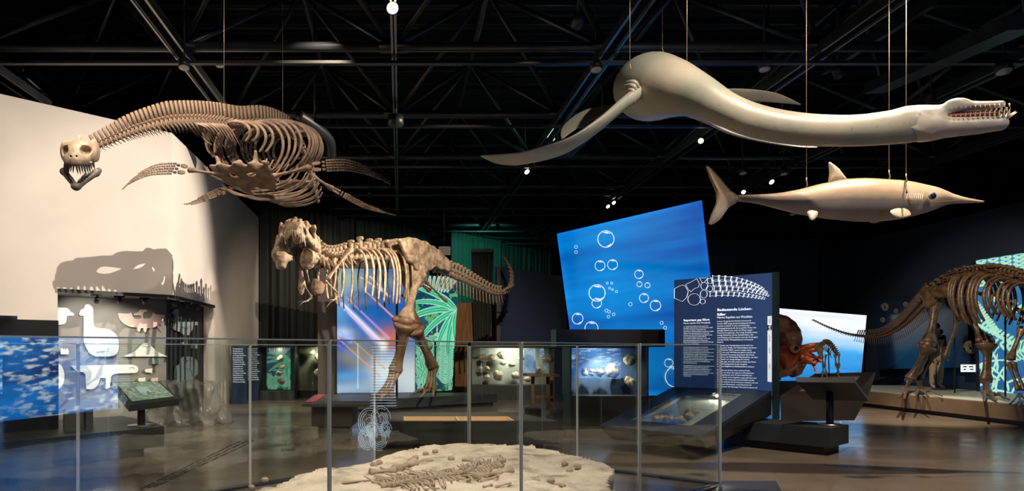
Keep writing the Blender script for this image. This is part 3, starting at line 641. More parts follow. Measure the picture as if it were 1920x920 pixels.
# timeline strip at the right edge of the panel
m = MB(); m.extrude([tp(1439.5, 715, .009), tp(1447.5, 716, .009), tp(1447.5, 592, .009), tp(1439.5, 592.5, .009)], off*.002); m.build('timeline_strip', mat('strip_white', (.7, .72, .75), .5, emit=(.75, .8, .88), es=.7), t, smooth=False)
m = MB(); m.extrude([tp(1439.5, 619, .012), tp(1447.5, 619, .012), tp(1447.5, 609, .012), tp(1439.5, 609, .012)], off*.002); m.build('timeline_marker', CARD, t, smooth=False)
text('JURA', tp(1445.5, 618.5, .016), UP, -vdir, .045, WHITE, t)
for y_, s_ in ((606, 'TRIAS'), (640, 'ERDZEIT'), (662, 'KREIDE'), (690, 'PERM')): text(s_, tp(1445, y_, .016), UP, -vdir, .03, CARD, t)
# outline drawing of flipper bones
def outline(pts, wd=.9, name='bone_outline'):
    n = len(pts); P3 = [tp(x, y) for x, y in pts]; cen = (sum(x for x, y in pts)/n, sum(y for x, y in pts)/n); m = MB()
    for i in range(n):
        a, b = P3[i], P3[(i+1) % n]; m.bar(a, b, wd*mpx, .003)
    return m
def ring_pts(x, y, rx, ry, n=14, sq=0): return [(x+rx*math.cos(2*math.pi*k/n)*(1+sq*abs(math.sin(4*math.pi*k/n))), y+ry*math.sin(2*math.pi*k/n)) for k in range(n)]
def phal(x, y, l, h, a):
    o_ = []
    for u, v in ((-.5, -.5), (-.2, -.33), (.2, -.33), (.5, -.5), (.42, 0), (.5, .5), (.2, .33), (-.2, .33), (-.5, .5), (-.42, 0)):
        X_, Y_ = u*l, v*h; o_.append((x+X_*math.cos(a)-Y_*math.sin(a), y+X_*math.sin(a)+Y_*math.cos(a)))
    return o_
shapes = [[(1265, 541), (1274, 536), (1281, 534), (1285, 536), (1291, 546), (1288, 557), (1280, 565), (1265, 559)], [(1286, 533), (1297, 528), (1307, 522), (1312, 532), (1310, 538), (1302, 541), (1296, 547), (1290, 541)],
          ring_pts(1302, 561, 12, 11, 12), ring_pts(1321, 536, 6.5, 7), ring_pts(1320, 551, 6.5, 7.5), ring_pts(1331, 541, 6, 5.5), ring_pts(1318, 565, 5, 4.5), [(1312, 521), (1317, 530), (1321, 529), (1328, 521)], [(1326, 524), (1334, 520), (1336, 531), (1328, 531)]]
for r_, (y0, n_, x0_) in enumerate(((521, 11, 1342), (531, 12, 1343), (541, 12, 1345), (551, 12, 1337))):
    x_, y_ = x0_, y0; a = 0
    for k in range(n_):
        l = 13.2*(1-k*.052)*(.9); h = 10.5*(1-k*.055); t_ = k/n_
        a = .02+t_*(.55+.12*(1-r_*.3)); shapes.append(phal(x_, y_+(0 if t_ < .3 else 0), l, h, a)); x_ += l*1.02*math.cos(a); y_ += l*math.sin(a)-(r_*.18+ .2)*(1+t_*2)*.9
for s_ in shapes: s_ = [(min(x, 1444), y) for x, y in s_]; outline(s_).build('bone_outline', WHITE, t, smooth=False)

# slanted case
t = empty('slanted_case', (4.3, 11, 0), 'dark slanted display case with glass lid and small fossils', 'display case')
a, b, c, d = V(3.01, 11.17, .36), V(4.03, 9.90, .345), V(5.90, 11.78, .845), V(4.76, 12.92, .85)
FR = mat('blue_black_frame', (.02, .028, .045), .4)
def q4(u, v, e=0): return a.lerp(b, u).lerp(d.lerp(c, u), v)+V(0, 0, e)
iu0, iu1, iv0, iv1 = .20, .79, .16, .90
for (u0, u1, v0, v1) in ((0, 1, 0, iv0), (0, 1, iv1, 1), (0, iu0, iv0, iv1), (iu1, 1, iv0, iv1)):
    MB().extrude([q4(u0, v0), q4(u1, v0), q4(u1, v1), q4(u0, v1)], (0, 0, -.05)).build('frame_board', FR, t, smooth=False)
m = MB(); lo = [V(p.x, p.y, p.z) for p in (a, b, c, d)]
B_ = [a+V(.3, .35, -.25), b+V(.2, .35, -.22), c+V(0, 0, -.38), d+V(0, 0, -.42)]
m.add([a+V(0, 0, -.05), b+V(0, 0, -.05), c+V(0, 0, -.05), d+V(0, 0, -.05)]+B_, [(0, 1, 5, 4), (1, 2, 6, 5), (2, 3, 7, 6), (3, 0, 4, 7), (4, 5, 6, 7)]); m.build('case_shell', BLACK, t, smooth=False)
LIN = mat('pale_case_liner', (.42, .40, .36), .7)
dz = -.10; I = [q4(iu0, iv0), q4(iu1, iv0), q4(iu1, iv1), q4(iu0, iv1)]
m = MB(); m.add(I+[p+V(0, 0, dz) for p in I], [(4, 5, 6, 7), (0, 4, 7, 3), (1, 2, 6, 5), (2, 3, 7, 6), (0, 1, 5, 4)]); m.build('liner', LIN, t, smooth=False)
MB().extrude([p+V(0, 0, .004) for p in I], (0, 0, .006)).build('glass_lid', PANE, t, smooth=False)
lamp('case_light', q4(.55, .87, -.015), q4(.5, .35, -.1), 18, 160, (1, .9, .75), .03)
m = MB(); m.extrude([V(3.75, 11.3, 0), V(4.3, 10.75, 0), V(4.95, 11.4, 0), V(4.45, 12.1, 0)], (0, 0, .16)); m.build('base', BLACK, t, smooth=False)
def chunk(name, size, seed, amp=.28, n=26, fr=5):
    s = np.array(size)
    def f(p): q = p/s; return (nrm(q)-1+wob(q, 2.2, amp, seed)+wob(q, fr, amp*.45, seed+1))*min(size)*.7
    return snet(name, f, -s*1.6, s*1.6, n)
FCH = mat('case_fossil', (.26, .19, .12), .7, c2=(.62, .50, .36), scale=18, bump=.6, bscale=50, lo=.4, hi=.6)
for (u, v, sz, lab) in ((.33, .16, .11, 'brown fossil lump at the left front of the slanted case'), (.48, .17, .10, 'brown fossil lump beside the leftmost one in the slanted case'), (.62, .2, .09, 'blue-grey fossil fragment at the front of the slanted case'), (.66, .32, .09, 'cream fossil bone near the middle of the slanted case'), (.58, .48, .1, 'pale jaw-like fossil at the back of the slanted case'), (.40, .28, .07, 'small brown fossil behind the front lumps in the slanted case')):
    o = obj('fossil_fragment', chunk('fossil_fragment', (sz, sz*.8, sz*.6), int(u*100)), FCH); o.location = q4(iu0+(iu1-iu0)*u, iv0+(iv1-iv0)*v, -.05); tag(o, lab, 'fossil')

# dark bench platform and pedestal screen at right of the text panel
pf = V(6.04, 10.42, 0); d1 = V(-.61, .79, 0); d2 = V(.66, .60, 0)
pts = [pf, pf+d2*.9, pf+d2*.9+d1*1.25, pf+d1*1.25]
block('display_platform', [(p.x, p.y) for p in pts], .39, 'dark low platform carrying the reading stand right of the text panel', 'platform', mat('navy_board', (.02, .027, .035), .45), z0=.12, inset=.13)
q = P(1556, 793, 10.95); t = empty('reading_stand', (q.x, q.y, .39), 'black reading stand seen from behind, on a round-footed post', 'lectern')
MB().tube([V(q.x, q.y, .39), V(q.x, q.y, .85)], .05, 16).build('post', BLACK, t); MB().tube([V(q.x, q.y, .39), V(q.x, q.y, .405)], .165, 24).build('foot_disc', CHROME, t)
a_, b_, c_, d_ = P(1494, 716, 10.6), P(1603, 717, 10.6), P(1629, 752, 11.2), P(1524, 748, 11.2)
MB().extrude([a_, b_, c_, d_], (.01, .06, .07)).build('tray', mat('navy_black', (.018, .024, .03), .4), t, smooth=False)

# low vitrine behind it
t = empty('low_vitrine', P(1560, 760, 13.6), 'low brown-framed vitrine with tilted top on small feet', 'vitrine')
WB = mat('brown_frame_board', (.085, .068, .055), .5)
a, b, c, d = P(1464, 741, 12.7), P(1602, 744, 12.9), P(1641, 697, 14.2), P(1528, 700, 14.9)
for (u0, u1, v0, v1) in ((0, 1, 0, .18), (0, 1, .86, 1), (0, .14, .18, .86), (.82, 1, .18, .86)): MB().extrude([q4(u0, v0), q4(u1, v0), q4(u1, v1), q4(u0, v1)], (0, 0, -.05)).build('frame_board', WB, t, smooth=False)
m = MB(); L_ = [p+V(0, 0, -.05) for p in (a, b, c, d)]; Lb = [V(p.x, p.y, .27) for p in L_]; Lb[2] = L_[2]+V(-.1, 0, -.33); Lb[3] = L_[3]+V(0, 0, -.33)
m.add(L_+Lb, [(0, 1, 5, 4), (1, 2, 6, 5), (2, 3, 7, 6), (3, 0, 4, 7), (4, 5, 6, 7)]); m.build('case_shell', WB, t, smooth=False)
MB().extrude([q4(u, v, -.02) for u, v in ((.14, .18), (.82, .18), (.82, .86), (.14, .86))], (0, 0, -.02)).build('liner', LIN, t, smooth=False)
for px, py in ((1506, 776), (1576, 776), (1603, 765)):
    g = G(px, py); MB().tube([g, g+V(0, 0, .06), V(g.x, g.y, .32)], [.05, .02, .03], 10).build('foot', CHROME, t)

# ------------------------------------------------------------------ backlit screens
def seg_mask(u, v, a, b, w0, w1=None):
    """soft streak from a to b, half widths w0 -> w1; returns (intensity, t)"""
    w1 = w0 if w1 is None else w1; ax, ay = a; bx, by = b; dx, dy = bx-ax, by-ay; L2 = dx*dx+dy*dy
    t = ((u-ax)*dx+(v-ay)*dy)/L2; dist = np.abs((u-ax)*dy-(v-ay)*dx)/math.sqrt(L2); tt = np.clip(t, 0, 1); w_ = w0+(w1-w0)*tt
    return np.exp(-(dist/w_)**2)*((t > 0) & (t < 1)), tt
# flares panel
def flare_fn(u, v, x, y):
    A = 148/232; X_, Y_ = u*148, v*232       # panel drawn on its own 148 x 232 grid, origin at the lower left
    c = lerp3((.004, .06, .26), (.015, .17, .50), fbm(X_, Y_, .03, 3)*1.6-.3)
    def blob(cx, cy, rx, ry, col, k=1.0):
        g = np.exp(-(((X_-cx)/rx)**2+((Y_-cy)/ry)**2))[..., None]*k; return c*(1-g)+np.array(col)*g
    c = blob(0, 165, 26, 50, (.16, .40, .75), .8); c = blob(14, 212, 44, 24, (.36, .50, .40), .9); c = blob(78, 205, 48, 13, (.24, .34, .33), .7)
    c = blob(40, 170, 60, 8, (.5, .45, .3), .35); c = blob(150, 170, 40, 40, (.10, .28, .65), .6)
    c = blob(92, 36, 46, 34, (.92, .93, .95), 1); c = blob(140, 22, 34, 52, (.88, .90, .92), .9); c = blob(30, 75, 34, 24, (.50, .42, .18), .7); c = blob(100, 96, 18, 14, (.55, .10, .04), .8)
    c = blob(10, 110, 20, 12, (.75, .85, 1), .8); c = blob(20, 32, 45, 9, (.12, .42, .9), .9); c = blob(10, 8, 70, 14, (.55, .75, .95), .8); c = blob(145, 120, 12, 30, (.05, .2, .5), .6)
    c = blob(66, 158, 34, 22, (.01, .12, .42), .8); c = blob(128, 150, 30, 40, (.01, .10, .40), .85); c = blob(100, 104, 26, 20, (.62, .16, .05), .75); c = blob(8, 92, 20, 14, (.02, .08, .6), .85); c = blob(50, 128, 22, 12, (.10, .10, .5), .6)
    for a_, b_, w0, w1, col, k in (((8, 168), (92, 84), 3.2, 6.5, (.9, .95, 1.05), .95), ((2, 172), (80, 92), 1.0, 3, (.3, .4, 1.0), .8), ((20, 150), (96, 80), 1.2, 3, (1, .55, .6), .6), ((16, 180), (100, 100), .8, 3, (.75, .5, .9), .5),
                              ((54, 190), (108, 140), 1.0, 1.5, (1, .42, .26), .9), ((62, 218), (100, 178), 1.2, 2.2, (1, .70, .62), .95), ((44, 216), (92, 186), .8, 1.2, (1, .80, .72), .8),
                              ((0, 118), (30, 96), 2, 6, (.35, .5, 1), .9), ((0, 104), (82, 30), .9, 1.6, (1, .45, .25), .9), ((28, 100), (92, 44), .9, 1.6, (1, .42, .15), .85), ((0, 90), (36, 66), 2, 3, (.15, .25, 1), .7), ((12, 152), (40, 186), .4, .5, (.8, .9, 1), .5)):
        m_, tt = seg_mask(X_, Y_, a_, b_, w0, w1); m_ = (m_*k)[..., None]; c = c*(1-m_)+np.array(col)*m_
    c = blob(88, 88, 7, 12, (1.05, .98, .85), .95)
    return c
q0, q1 = P(632, 737, 20.6), P(778, 735, 20.6)
t = empty('flare_screen', q0, 'tall backlit screen with glowing streaks behind the upright skeleton', 'screen')
zt_ = P(632, 503, 20.6).z
picture('screen_face', [q0, q1, V(q1.x, q1.y, zt_), V(q0.x, q0.y, zt_)], flare_fn, 200, 300, 1.0, t)
MB().box(((q0.x+q1.x)/2, 20.78, (zt_+q0.z)/2), (q1.x-q0.x+.04, .3, zt_-q0.z+.04)).build('cabinet', DGREY, t, smooth=False)
MB().box((q0.x-.28, 20.7, 1.95), (.5, .3, 3.9)).build('side_column', mat('grey_column', (.10, .085, .075), .6), t, smooth=False)
MB().box(((q0.x+q1.x)/2-.3, 20.7, zt_+.17), (q1.x-q0.x+1.0, .3, .32)).build('header_board', mat('brown_grey_header', (.085, .065, .055), .6), t, smooth=False)
# leaf screens
def leaves(u, v, bg, list_, asp, stripes=26):
    c = bg
    for (x0, y0, x1, y1, wd, col, bend) in list_:
        dx, dy = x1-x0, y1-y0; L = math.hypot(dx, dy); dx /= L; dy /= L; X_ = u*asp-x0; Y_ = v-y0; s = (X_*dx+Y_*dy)/L; n = -X_*dy+Y_*dx-bend*s*s*L
        h = wd*np.sqrt(np.clip(s, 0, 1))*np.sqrt(np.clip(1-s, 0, 1))*2; m_ = (s > 0) & (s < 1) & (np.abs(n) < h)
        sh = .62+.30*np.cos(n/wd*9)+.25*np.exp(-(n/(wd*.10))**2); c[m_] = (np.array(col)*sh[m_][:, None]); e = (s > 0) & (s < 1) & (np.abs(np.abs(n)-h) < .004); c[e] = np.array((.5, .95, .7))*.8
    return c
def jungle_fn(u, v, x, y):
    rs = random.Random(5); asp = .42; bg = lerp3((.006, .035, .08), (.012, .09, .16), fbm(x, y, 3, 4)*2-.5)
    k = fbm(x, y, 5, 9); bg[k > .60] = (.10, .42, .16); bg[(k > .56) & (k < .60)] = (.02, .16, .10)
    ls = []
    for i in range(40): a0 = rs.uniform(0, 6.3); px, py = rs.uniform(0, asp), rs.uniform(0, .52); L = rs.uniform(.1, .22); ls.append((px, py, px+math.cos(a0)*L, py+math.sin(a0)*L, rs.uniform(.007, .014), (.06, .45, .26), rs.uniform(-1, 1)))
    for i in range(26): px = .03+.16*rs.random(); py = rs.uniform(0, .1); ls.append((px, py, px+rs.uniform(-.12, .12), py+rs.uniform(.2, .36), .012, (.10, .75, .36), rs.uniform(-.8, .8)))
    for i in range(20): py = .48-.022*i; ls.append((.33, py, .33+.08, py+.05, .008, (.12, .8, .5), 0)); ls.append((.33, py, .33-.07, py+.05, .008, (.12, .8, .5), 0))
    for i in range(9): ls.append((.05+i*.045, 1.0, .07+i*.03, .86, .010, (.85, .42, .24), 0))
    for (x1, y1, wd) in ((-.06, .80, .030), (.0, .60, .028), (.02, .92, .022), (.10, .42, .030), (.22, .36, .034), (.34, .38, .032), (.14, 1.0, .028)): ls.append((.42, .70, x1, y1, wd, (.10, .82, .45), .4))
    return leaves(u, v, bg, ls, asp)
q0, q1 = P(779, 735, 20.9), P(848, 731, 21.4); t0, t1 = P(779, 515, 20.9), P(860, 519, 21.4)
t = empty('leaf_screen', q0, 'backlit screen with green jungle leaves behind the upright skeleton tail', 'screen')
picture('screen_face', [q0, q1, t1, t0], jungle_fn, 130, 330, .95, t)
MB().extrude([q0+V(0, .02, 0), q1+V(0, .02, 0), t1+V(0, .02, 0), t0+V(0, .02, 0)], (0, .3, 0)).build('cabinet', BLACK, t, smooth=False)
def fern_fn(u, v, x, y):
    rs = random.Random(11); asp = .5; bg = lerp3((.015, .10, .28), (.03, .20, .42), v); ls = []; G_ = (.50, 1.0, .66); W_ = (.82, 1.1, .85)
    for i in range(7):
        bx = .03+i*.075
        for k in range(9): ls.append((bx, .80+k*.028, bx-.032, .825+k*.028, .0065, G_, 0)); ls.append((bx, .80+k*.028, bx+.032, .825+k*.028, .0065, G_, 0))
    for (x0, y0, x1, y1) in ((.0, .52, .26, .34), (.1, .70, .42, .50), (.02, .40, .45, .25), (.25, .82, .5, .62), (-.02, .66, .1, .45)):
        for k in range(12):
            s = k/11; px, py = x0+(x1-x0)*s, y0+(y1-y0)*s
            for g in (-1, 1): ls.append((px, py, px+.03, py+g*.035-.01, .0055, (.45, .95, .55), 0))
    for k in range(13): py = .30-.0*k; s = k/12; ls.append((.2+.25*s, .28+.1*s, .2+.25*s+.02, .36+.1*s, .009, (.02, .28, .30), 0)); ls.append((.2+.25*s, .28+.1*s, .24+.25*s, .23+.1*s, .009, (.02, .28, .30), 0))
    for i in range(26): px, py = rs.uniform(-.05, .35), rs.uniform(-.02, .18); a0 = rs.uniform(.4, 2.6); L = rs.uniform(.12, .28); ls.append((px, py, px+math.cos(a0)*L, py+math.sin(a0)*L*.9, .006, W_, rs.uniform(-1.5, 1.5)))
    return leaves(u, v, bg, ls, asp)
q0, q1 = P(1838, 734, 19.0), P(1990, 742, 17.2); t0, t1 = P(1830, 488, 19.0), P(1996, 462, 17.2)
t = empty('leaf_screen', q0, 'backlit screen with white-green fern fronds behind the dark brown skeleton', 'screen')
picture('screen_face', [q0, q1, t1, t0], fern_fn, 220, 340, 1.05, t)
MB().extrude([q0+V(.02, .03, 0), q1+V(.02, .03, 0), t1+V(.02, .03, 0), t0+V(.02, .03, 0)], (.1, .25, 0)).build('cabinet', BLACK, t, smooth=False)
# bubble screen
def sea_fn(u, v, x, y):
    n = fbm(x*.25+3, y*2.6+5, .9, 7, 6); c = lerp3((.0, .07, .40), (.0, .30, .82), .05+1.5*n-.9*np.abs(u-.32)-.15*v); e = np.exp(-(np.minimum(np.minimum(u, 1-u), np.minimum(v, 1-v))/.03)**2)[..., None]; return c*(1+.25*e)
bl, br, tr_, tl_ = P(1085, 740, 20), P(1358, 742, 19), P(1316, 375, 19), P(1044, 438, 20)
t = empty('bubble_screen', bl, 'huge tilted blue backlit screen with drawn air bubbles', 'screen')
picture('screen_face', [bl, br, tr_, tl_], sea_fn, 90, 160, .92, t)
nq = (br-bl).cross(tl_-bl).normalized()*-1        # towards the back
MB().extrude([bl-nq*-.02, br-nq*-.02, tr_-nq*-.02, tl_-nq*-.02], nq*.3).build('cabinet', BLACK, t, smooth=False)
def on_sea(px, py, e=.012):
    k = V((px-VX)/FPX, 1, (VY-py)/FPX); o = V(0, 0, H); s = (bl-o).dot(nq)/k.dot(nq); return o+k*s-nq*e
SPX = 19.6/FPX
for (x, y, r) in ((1136, 448, 15.5), (1080, 463, 2.7), (1080, 472.5, 2.7), (1125, 498, 9.5), (1148.5, 496, 9.5), (1119.5, 549, 15.5), (1119, 568, 9.3), (1198, 514, 8.2), (1199, 532.5, 5), (1214, 534.5, 5), (1207.5, 558.5, 8.6), (1229, 572.5, 10), (1182, 570, 3.3), (1138.5, 530.5, 2), (1147, 530.5, 2.2),
                  (1143, 540, 2), (1148.5, 542.5, 1.8), (1156, 546.5, 2.2), (1137, 582, 3), (1142, 584, 2.6), (1150.5, 589, 2.7), (1141, 593.5, 2.6), (1083, 597, 10.3), (1109, 615, 12.5), (1240.5, 605, 3), (1247, 614, 3), (1254, 680, 8), (1266, 706, 19)):
    m = MB(); pts = [on_sea(x+r*math.cos(a)*.98, y+r*math.sin(a)) for a in [i*math.pi/18 for i in range(37)]]
    rad = [SPX*r*.028*(.5+.9*abs(math.sin(i*.9+x))) +.004 for i in range(37)]
    m.tube(pts, rad, 5, up=-nq)
    if r > 4:
        for a0, a1, rr in ((-2.0, -.9, .82), (.7, 1.5, .86), (-1.7, -1.2, .74)):
            m.tube([on_sea(x+r*rr*math.cos(a0+(a1-a0)*k/6), y+r*rr*math.sin(a0+(a1-a0)*k/6)) for k in range(7)], [SPX*r*q_ for q_ in (.01, .06, .05, .07, .04, .05, .01)], 5, up=-nq)
    m.build('drawn_bubble', WHITE, t)
# board to the right of the camera, outside the frame, mirrored in the glass
t = empty('drawing_board', (4.4, 4.4, 0), 'dark board with a white lobed drawing seen mirrored in the middle of the glass', 'board')
MB().box((4.38, 4.42, .82), (.05, .56, 1.64)).build('board', CARD, t, smooth=False)
GLOW = mat('bright_white_print', (.8, .85, .9), .5, emit=(.75, .86, 1), es=3)
m = MB(); bx_ = 4.352
for cy_, cz_, r0 in ((4.30, .62, .17), (4.44, .66, .15), (4.28, .42, .14), (4.42, .42, .15), (4.34, .52, .10), (4.50, .53, .09)):
    for q_ in range(5):
        r_ = r0*(1-.17*q_); m.tube([V(bx_, cy_+r_*.8*math.cos(a0), cz_+r_*math.sin(a0)) for a0 in [k*math.pi/10+q_ for k in range(17)]], .0035, 4)
m.build('white_drawing', GLOW, t)
m = MB()
for k in range(22): m.box((bx_, 4.47, 1.53-k*.034), (.004, R.uniform(.26, .34), .010))
m.build('printed_lines', GLOW, t, smooth=False); MB().box((bx_, 4.16, 1.3), (.01, .018, .55)).build('light_strip', GLOW, t, smooth=False)
# sea-gradient screen
def sky_fn(u, v, x, y):
    c = lerp3((.01, .20, .62), (.08, .52, .98), v*1.6); k = np.clip((v-.45+.18*(u-.5)+.25*(fbm(x, y, .8, 3)-.5))*3.2, 0, 1)[..., None]; c = c*(1-k)+np.array((.86, .90, .98))*k
    c *= (.86+.3*fbm(x*.4, y*5, 1.5, 5))[..., None]; m_ = ((v < .3) & (fbm(x*.5, y*6, 2, 8) > .58)); c[m_] *= 1.25; return c
q0, q1, t1, t0 = P(1440, 714, 24.4), P(1614, 712, 23.6), P(1625, 591, 23.6), P(1440, 576, 24.4)
t = empty('sea_screen', q0, 'glowing light-blue sea and sky screen behind the ammonite model', 'screen')
picture('screen_face', [q0, q1, t1, t0], sky_fn, 120, 90, 1.05, t)
MB().extrude([p+V(0, .03, 0) for p in (q0, q1, t1, t0)], (0, .3, 0)).build('cabinet', BLACK, t, smooth=False)
MB().extrude([V(q0.x, q0.y+.05, 0), V(q1.x, q1.y+.05, 0), V(q1.x, q1.y+.05, q1.z), V(q0.x, q0.y+.05, q0.z)], (0, .25, 0)).build('stand', BLACK, t, smooth=False)
# ocean video wall behind the camera at the right, seen mirrored in the glass pen
def wave_fn(u, v, x, y):
    n = fbm(x*.9, y*3.2, 1.2, 12, 6); n2 = fbm(x*3+y*2, y*11, 1.6, 13, 6); c = lerp3((.0, .03, .20), (.0, .22, .75), n*2.2-.6); k = np.clip((n2-.50)*5, 0, 1)*np.clip((fbm(x, y, .7, 15)-.42)*6, 0, 1)*.9; k = k[..., None]; return c*(1-k)+np.array((.9, .97, 1.0))*k
q0, q1 = V(7.2, -2.16, .30), V(10.5, -1.1, .30)
t = empty('ocean_video_wall', (8.8, -1.7, 0), 'bright ocean wave video wall seen mirrored in the glass at left', 'screen')
picture('screen_face', [q1, q0, q0+V(0, 0, 2.3), q1+V(0, 0, 2.3)], wave_fn, 300, 200, 6.5, t)
MB().extrude([q0+V(.01, -.04, -.3), q1+V(.01, -.04, -.3), q1+V(.01, -.04, 2.5), q0+V(.01, -.04, 2.5)], (.06, -.2, 0)).build('cabinet', BLACK, t, smooth=False)
# navy panel wall left of the bubble screen
t = empty('navy_panel_wall', P(990, 700, 24), 'tall dim navy panel wall between the curtain and the bubble screen', 'panel wall')
a_, b_ = P(937, 715, 25), P(1062, 715, 23.4)
MB().extrude([V(a_.x, a_.y, 0), V(b_.x, b_.y, 0), V(b_.x, b_.y, P(1062, 518, 23.4).z), V(a_.x, a_.y, P(937, 500, 25).z)], (.05, .3, 0)).build('panel_board', mat('dim_navy_board', (.035, .06, .13), .5), t, smooth=False)
MB().bar(V(a_.x-.06, a_.y, 0), V(a_.x-.06, a_.y, P(937, 500, 25).z), .12, .3).build('edge_post', mat('brown_post', (.05, .04, .035), .6), t, smooth=False)

# ------------------------------------------------------------------ curtains
def curtain(p0, p1, z0, z1, m, label, folds, amp=.11, taper=0, z0b=None):
    p0 = V(*p0, 0); p1 = V(*p1, 0); d = p1-p0; n = V(-d.y, d.x, 0).normalized(); N_ = folds*10; vs = []; fs = []
    rows = 14
    for i in range(N_+1):
        s = i/N_; ph = 2*math.pi*folds*s
        for k in range(rows+1):
            r = k/rows; z = (z0 if z0b is None else z0+(z0b-z0)*s)*(1-r)+z1*r; sq = 1-taper*(1-r)*abs(1) if taper else 1
            ss_ = .5+(s-.5)*(1-taper*(1-r)); q = p0+d*ss_+n*amp*(math.sin(ph)+.35*math.sin(ph*1.7+1))*(1+.3*math.sin(r*3+s*9)); vs.append((q.x, q.y, z))
    for i in range(N_):
        for k in range(rows): a = i*(rows+1)+k; fs.append((a, a+rows+1, a+rows+2, a+1))
    t_ = empty('curtain', (p0+p1)/2, label, 'curtain'); mb_ = MB(); mb_.add(vs, fs); o = mb_.build('drape', m, t_); so = o.modifiers.new('th', 'SOLIDIFY'); so.thickness = .012
    h = MB(); h.bar(V(p0.x, p0.y, z1+.05), V(p1.x, p1.y, z1+.05), .05, .06); h.build('track', BLACK, t_, smooth=False)
    hk = MB()
    for i in range(folds*2): q = p0+d*(i+.5)/(folds*2); hk.bar(V(q.x, q.y, z1-.03), V(q.x, q.y, z1+.12), .03)
    tag(hk.build('curtain_hooks', DGREY, t_, smooth=False), kind='stuff')
    return t_
CUR = mat('black_curtain', (.045, .047, .044), .8); CURG = mat('green_lit_curtain', (.035, .075, .060), .8)  # green light on the rear drapes is also put into the cloth colour
curtain((-4.75, 25.3), (-1.7, 27.5), .03, 6.5, CUR, 'floor-length black curtain left of the flare screen', 15)
curtain((-1.6, 27.7), (1.17, 30.2), .03, 6.5, CURG, 'dark green-lit curtain above the upright skeleton back', 14)
curtain((2.2, 31), (4.5, 33.4), .03, 6.4, CURG, 'dark green-lit curtain right of the wall speaker', 13)
curtain((4.6, 34), (7.6, 37.5), .03, 6.4, CUR, 'far black curtain above the navy panel wall', 13)
curtain((2.55, 26.5), (3.35, 26.5), .03, 5.0, CUR, 'black gathered drape behind the skeleton tail', 6, .05, .45)
o = MB().box((2.95, 27.0, 1.6), (1.9, .1, 3.2)).build('brown_panel', mat('brown_straw_panel', (.20, .09, .035), .8, c2=(.42, .21, .09), scale=3, stretch=(9, 9, .6), bump=.5), smooth=False); tag(o, 'brown fibrous panel behind the gathered black drape', 'panel')
t = empty('wall_speaker', P(833, 471, 23), 'black box loudspeaker hanging between the green-lit curtains', 'speaker'); q = P(833, 471, 23)
MB().box(q, (.36, .3, .26)).build('cabinet', BLACK, t, smooth=False); MB().box(q+V(0, -.152, 0), (.32, .006, .22)).build('grille', DGREY, t, smooth=False); MB().tube([q, V(q.x, q.y, ZL)], .012, 6).build('rod', BLACK, t)

# ------------------------------------------------------------------ background showcases
def showcase(x0, x1, Y, ybot, ytop, label, back_col, lit=60, depth=.6, hdr=None, col=(1, .95, .82)):
    """glass case between pixel columns at distance Y, lit from its top"""
    a_, b_ = P(x0, ybot, Y), P(x1, ytop, Y); w_ = b_.x-a_.x; cx = (a_.x+b_.x)/2; t_ = empty('showcase', (cx, Y, 0), label, 'showcase')
    MB().box((cx, Y+depth/2, a_.z/2), (w_, depth, a_.z)).build('base', BLACK2, t_, smooth=False)
    hh = hdr or .25; MB().box((cx, Y+depth/2, b_.z+hh/2), (w_+.04, depth+.04, hh)).build('header', BLACK, t_, smooth=False)
    MB().box((cx, Y+depth-.02, (a_.z+b_.z)/2), (w_, .03, b_.z-a_.z)).build('back_panel', back_col, t_, smooth=False)
    for s in (x0, x1): MB().box((P(s, 0, Y).x, Y+depth/2, (a_.z+b_.z)/2), (.03, depth, b_.z-a_.z)).build('side_panel', BLACK, t_, smooth=False)
    MB().box((cx, Y+.01, (a_.z+b_.z)/2), (w_-.04, .012, b_.z-a_.z-.004)).build('glass_front', PANE, t_, smooth=False)
    lamp('showcase_light', (cx, Y+.14, b_.z-.05), (cx, Y+depth, (a_.z+b_.z)/2-.1), lit, 150, col, .05); return t_, a_, b_
def fossil(px, py, Y, r, label, seed, m=FCH, sq=(1, .6, 1)):
    rr = r*Y/FPX; o = obj('fossil', chunk('fossil', (rr*sq[0], rr*sq[1], rr*sq[2]), seed, n=18), m); o.location = P(px, py, Y); tag(o, label, 'fossil'); return o
BLUEB = mat('blue_case_back', (.06, .11, .24), .7, c2=(.10, .17, .34), scale=2); GREYB = mat('grey_case_back', (.26, .26, .23), .7, c2=(.34, .34, .30), scale=2); GREENB = mat('olive_case_back', (.08, .09, .045), .8, c2=(.15, .14, .08), scale=3)
t, a_, b_ = showcase(1070, 1215, 14.5, 742, 652, 'tall black showcase with blue back holding a row of vertebrae', BLUEB, 22, .7, .33, (.7, .85, 1))
MB().box((P(1142, 0, 14.4).x, 14.55, 1.72), (2.1, .5, .34)).build('top_beam', BLACK, t, smooth=False)
for i, (px, py, r) in enumerate(((1095, 698, 7), (1109, 697, 7), (1125, 699, 8), (1148, 696, 13))): fossil(px, py, 14.9, r*.9, 'rough brown vertebra, number %s from the left in the blue-backed showcase' % ('one', 'two', 'three', 'four and largest')[i], 30+i, sq=(1, .7, 1.1))
fossil(1183, 672, 14.9, 12, 'jagged pale fossil at upper right of the blue-backed showcase', 40); fossil(1180, 714, 14.9, 9, 'round brown fossil at lower right of the blue-backed showcase', 41)
lamp('case_spot', P(1125, 658, 14.7), P(1135, 705, 14.95), 90, 110, (1, .85, .65), .02)
t, a_, b_ = showcase(884, 1040, 22, 722, 652, 'long pale-backed showcase of mixed fossils behind the pen', GREYB, 110, .8, .2)
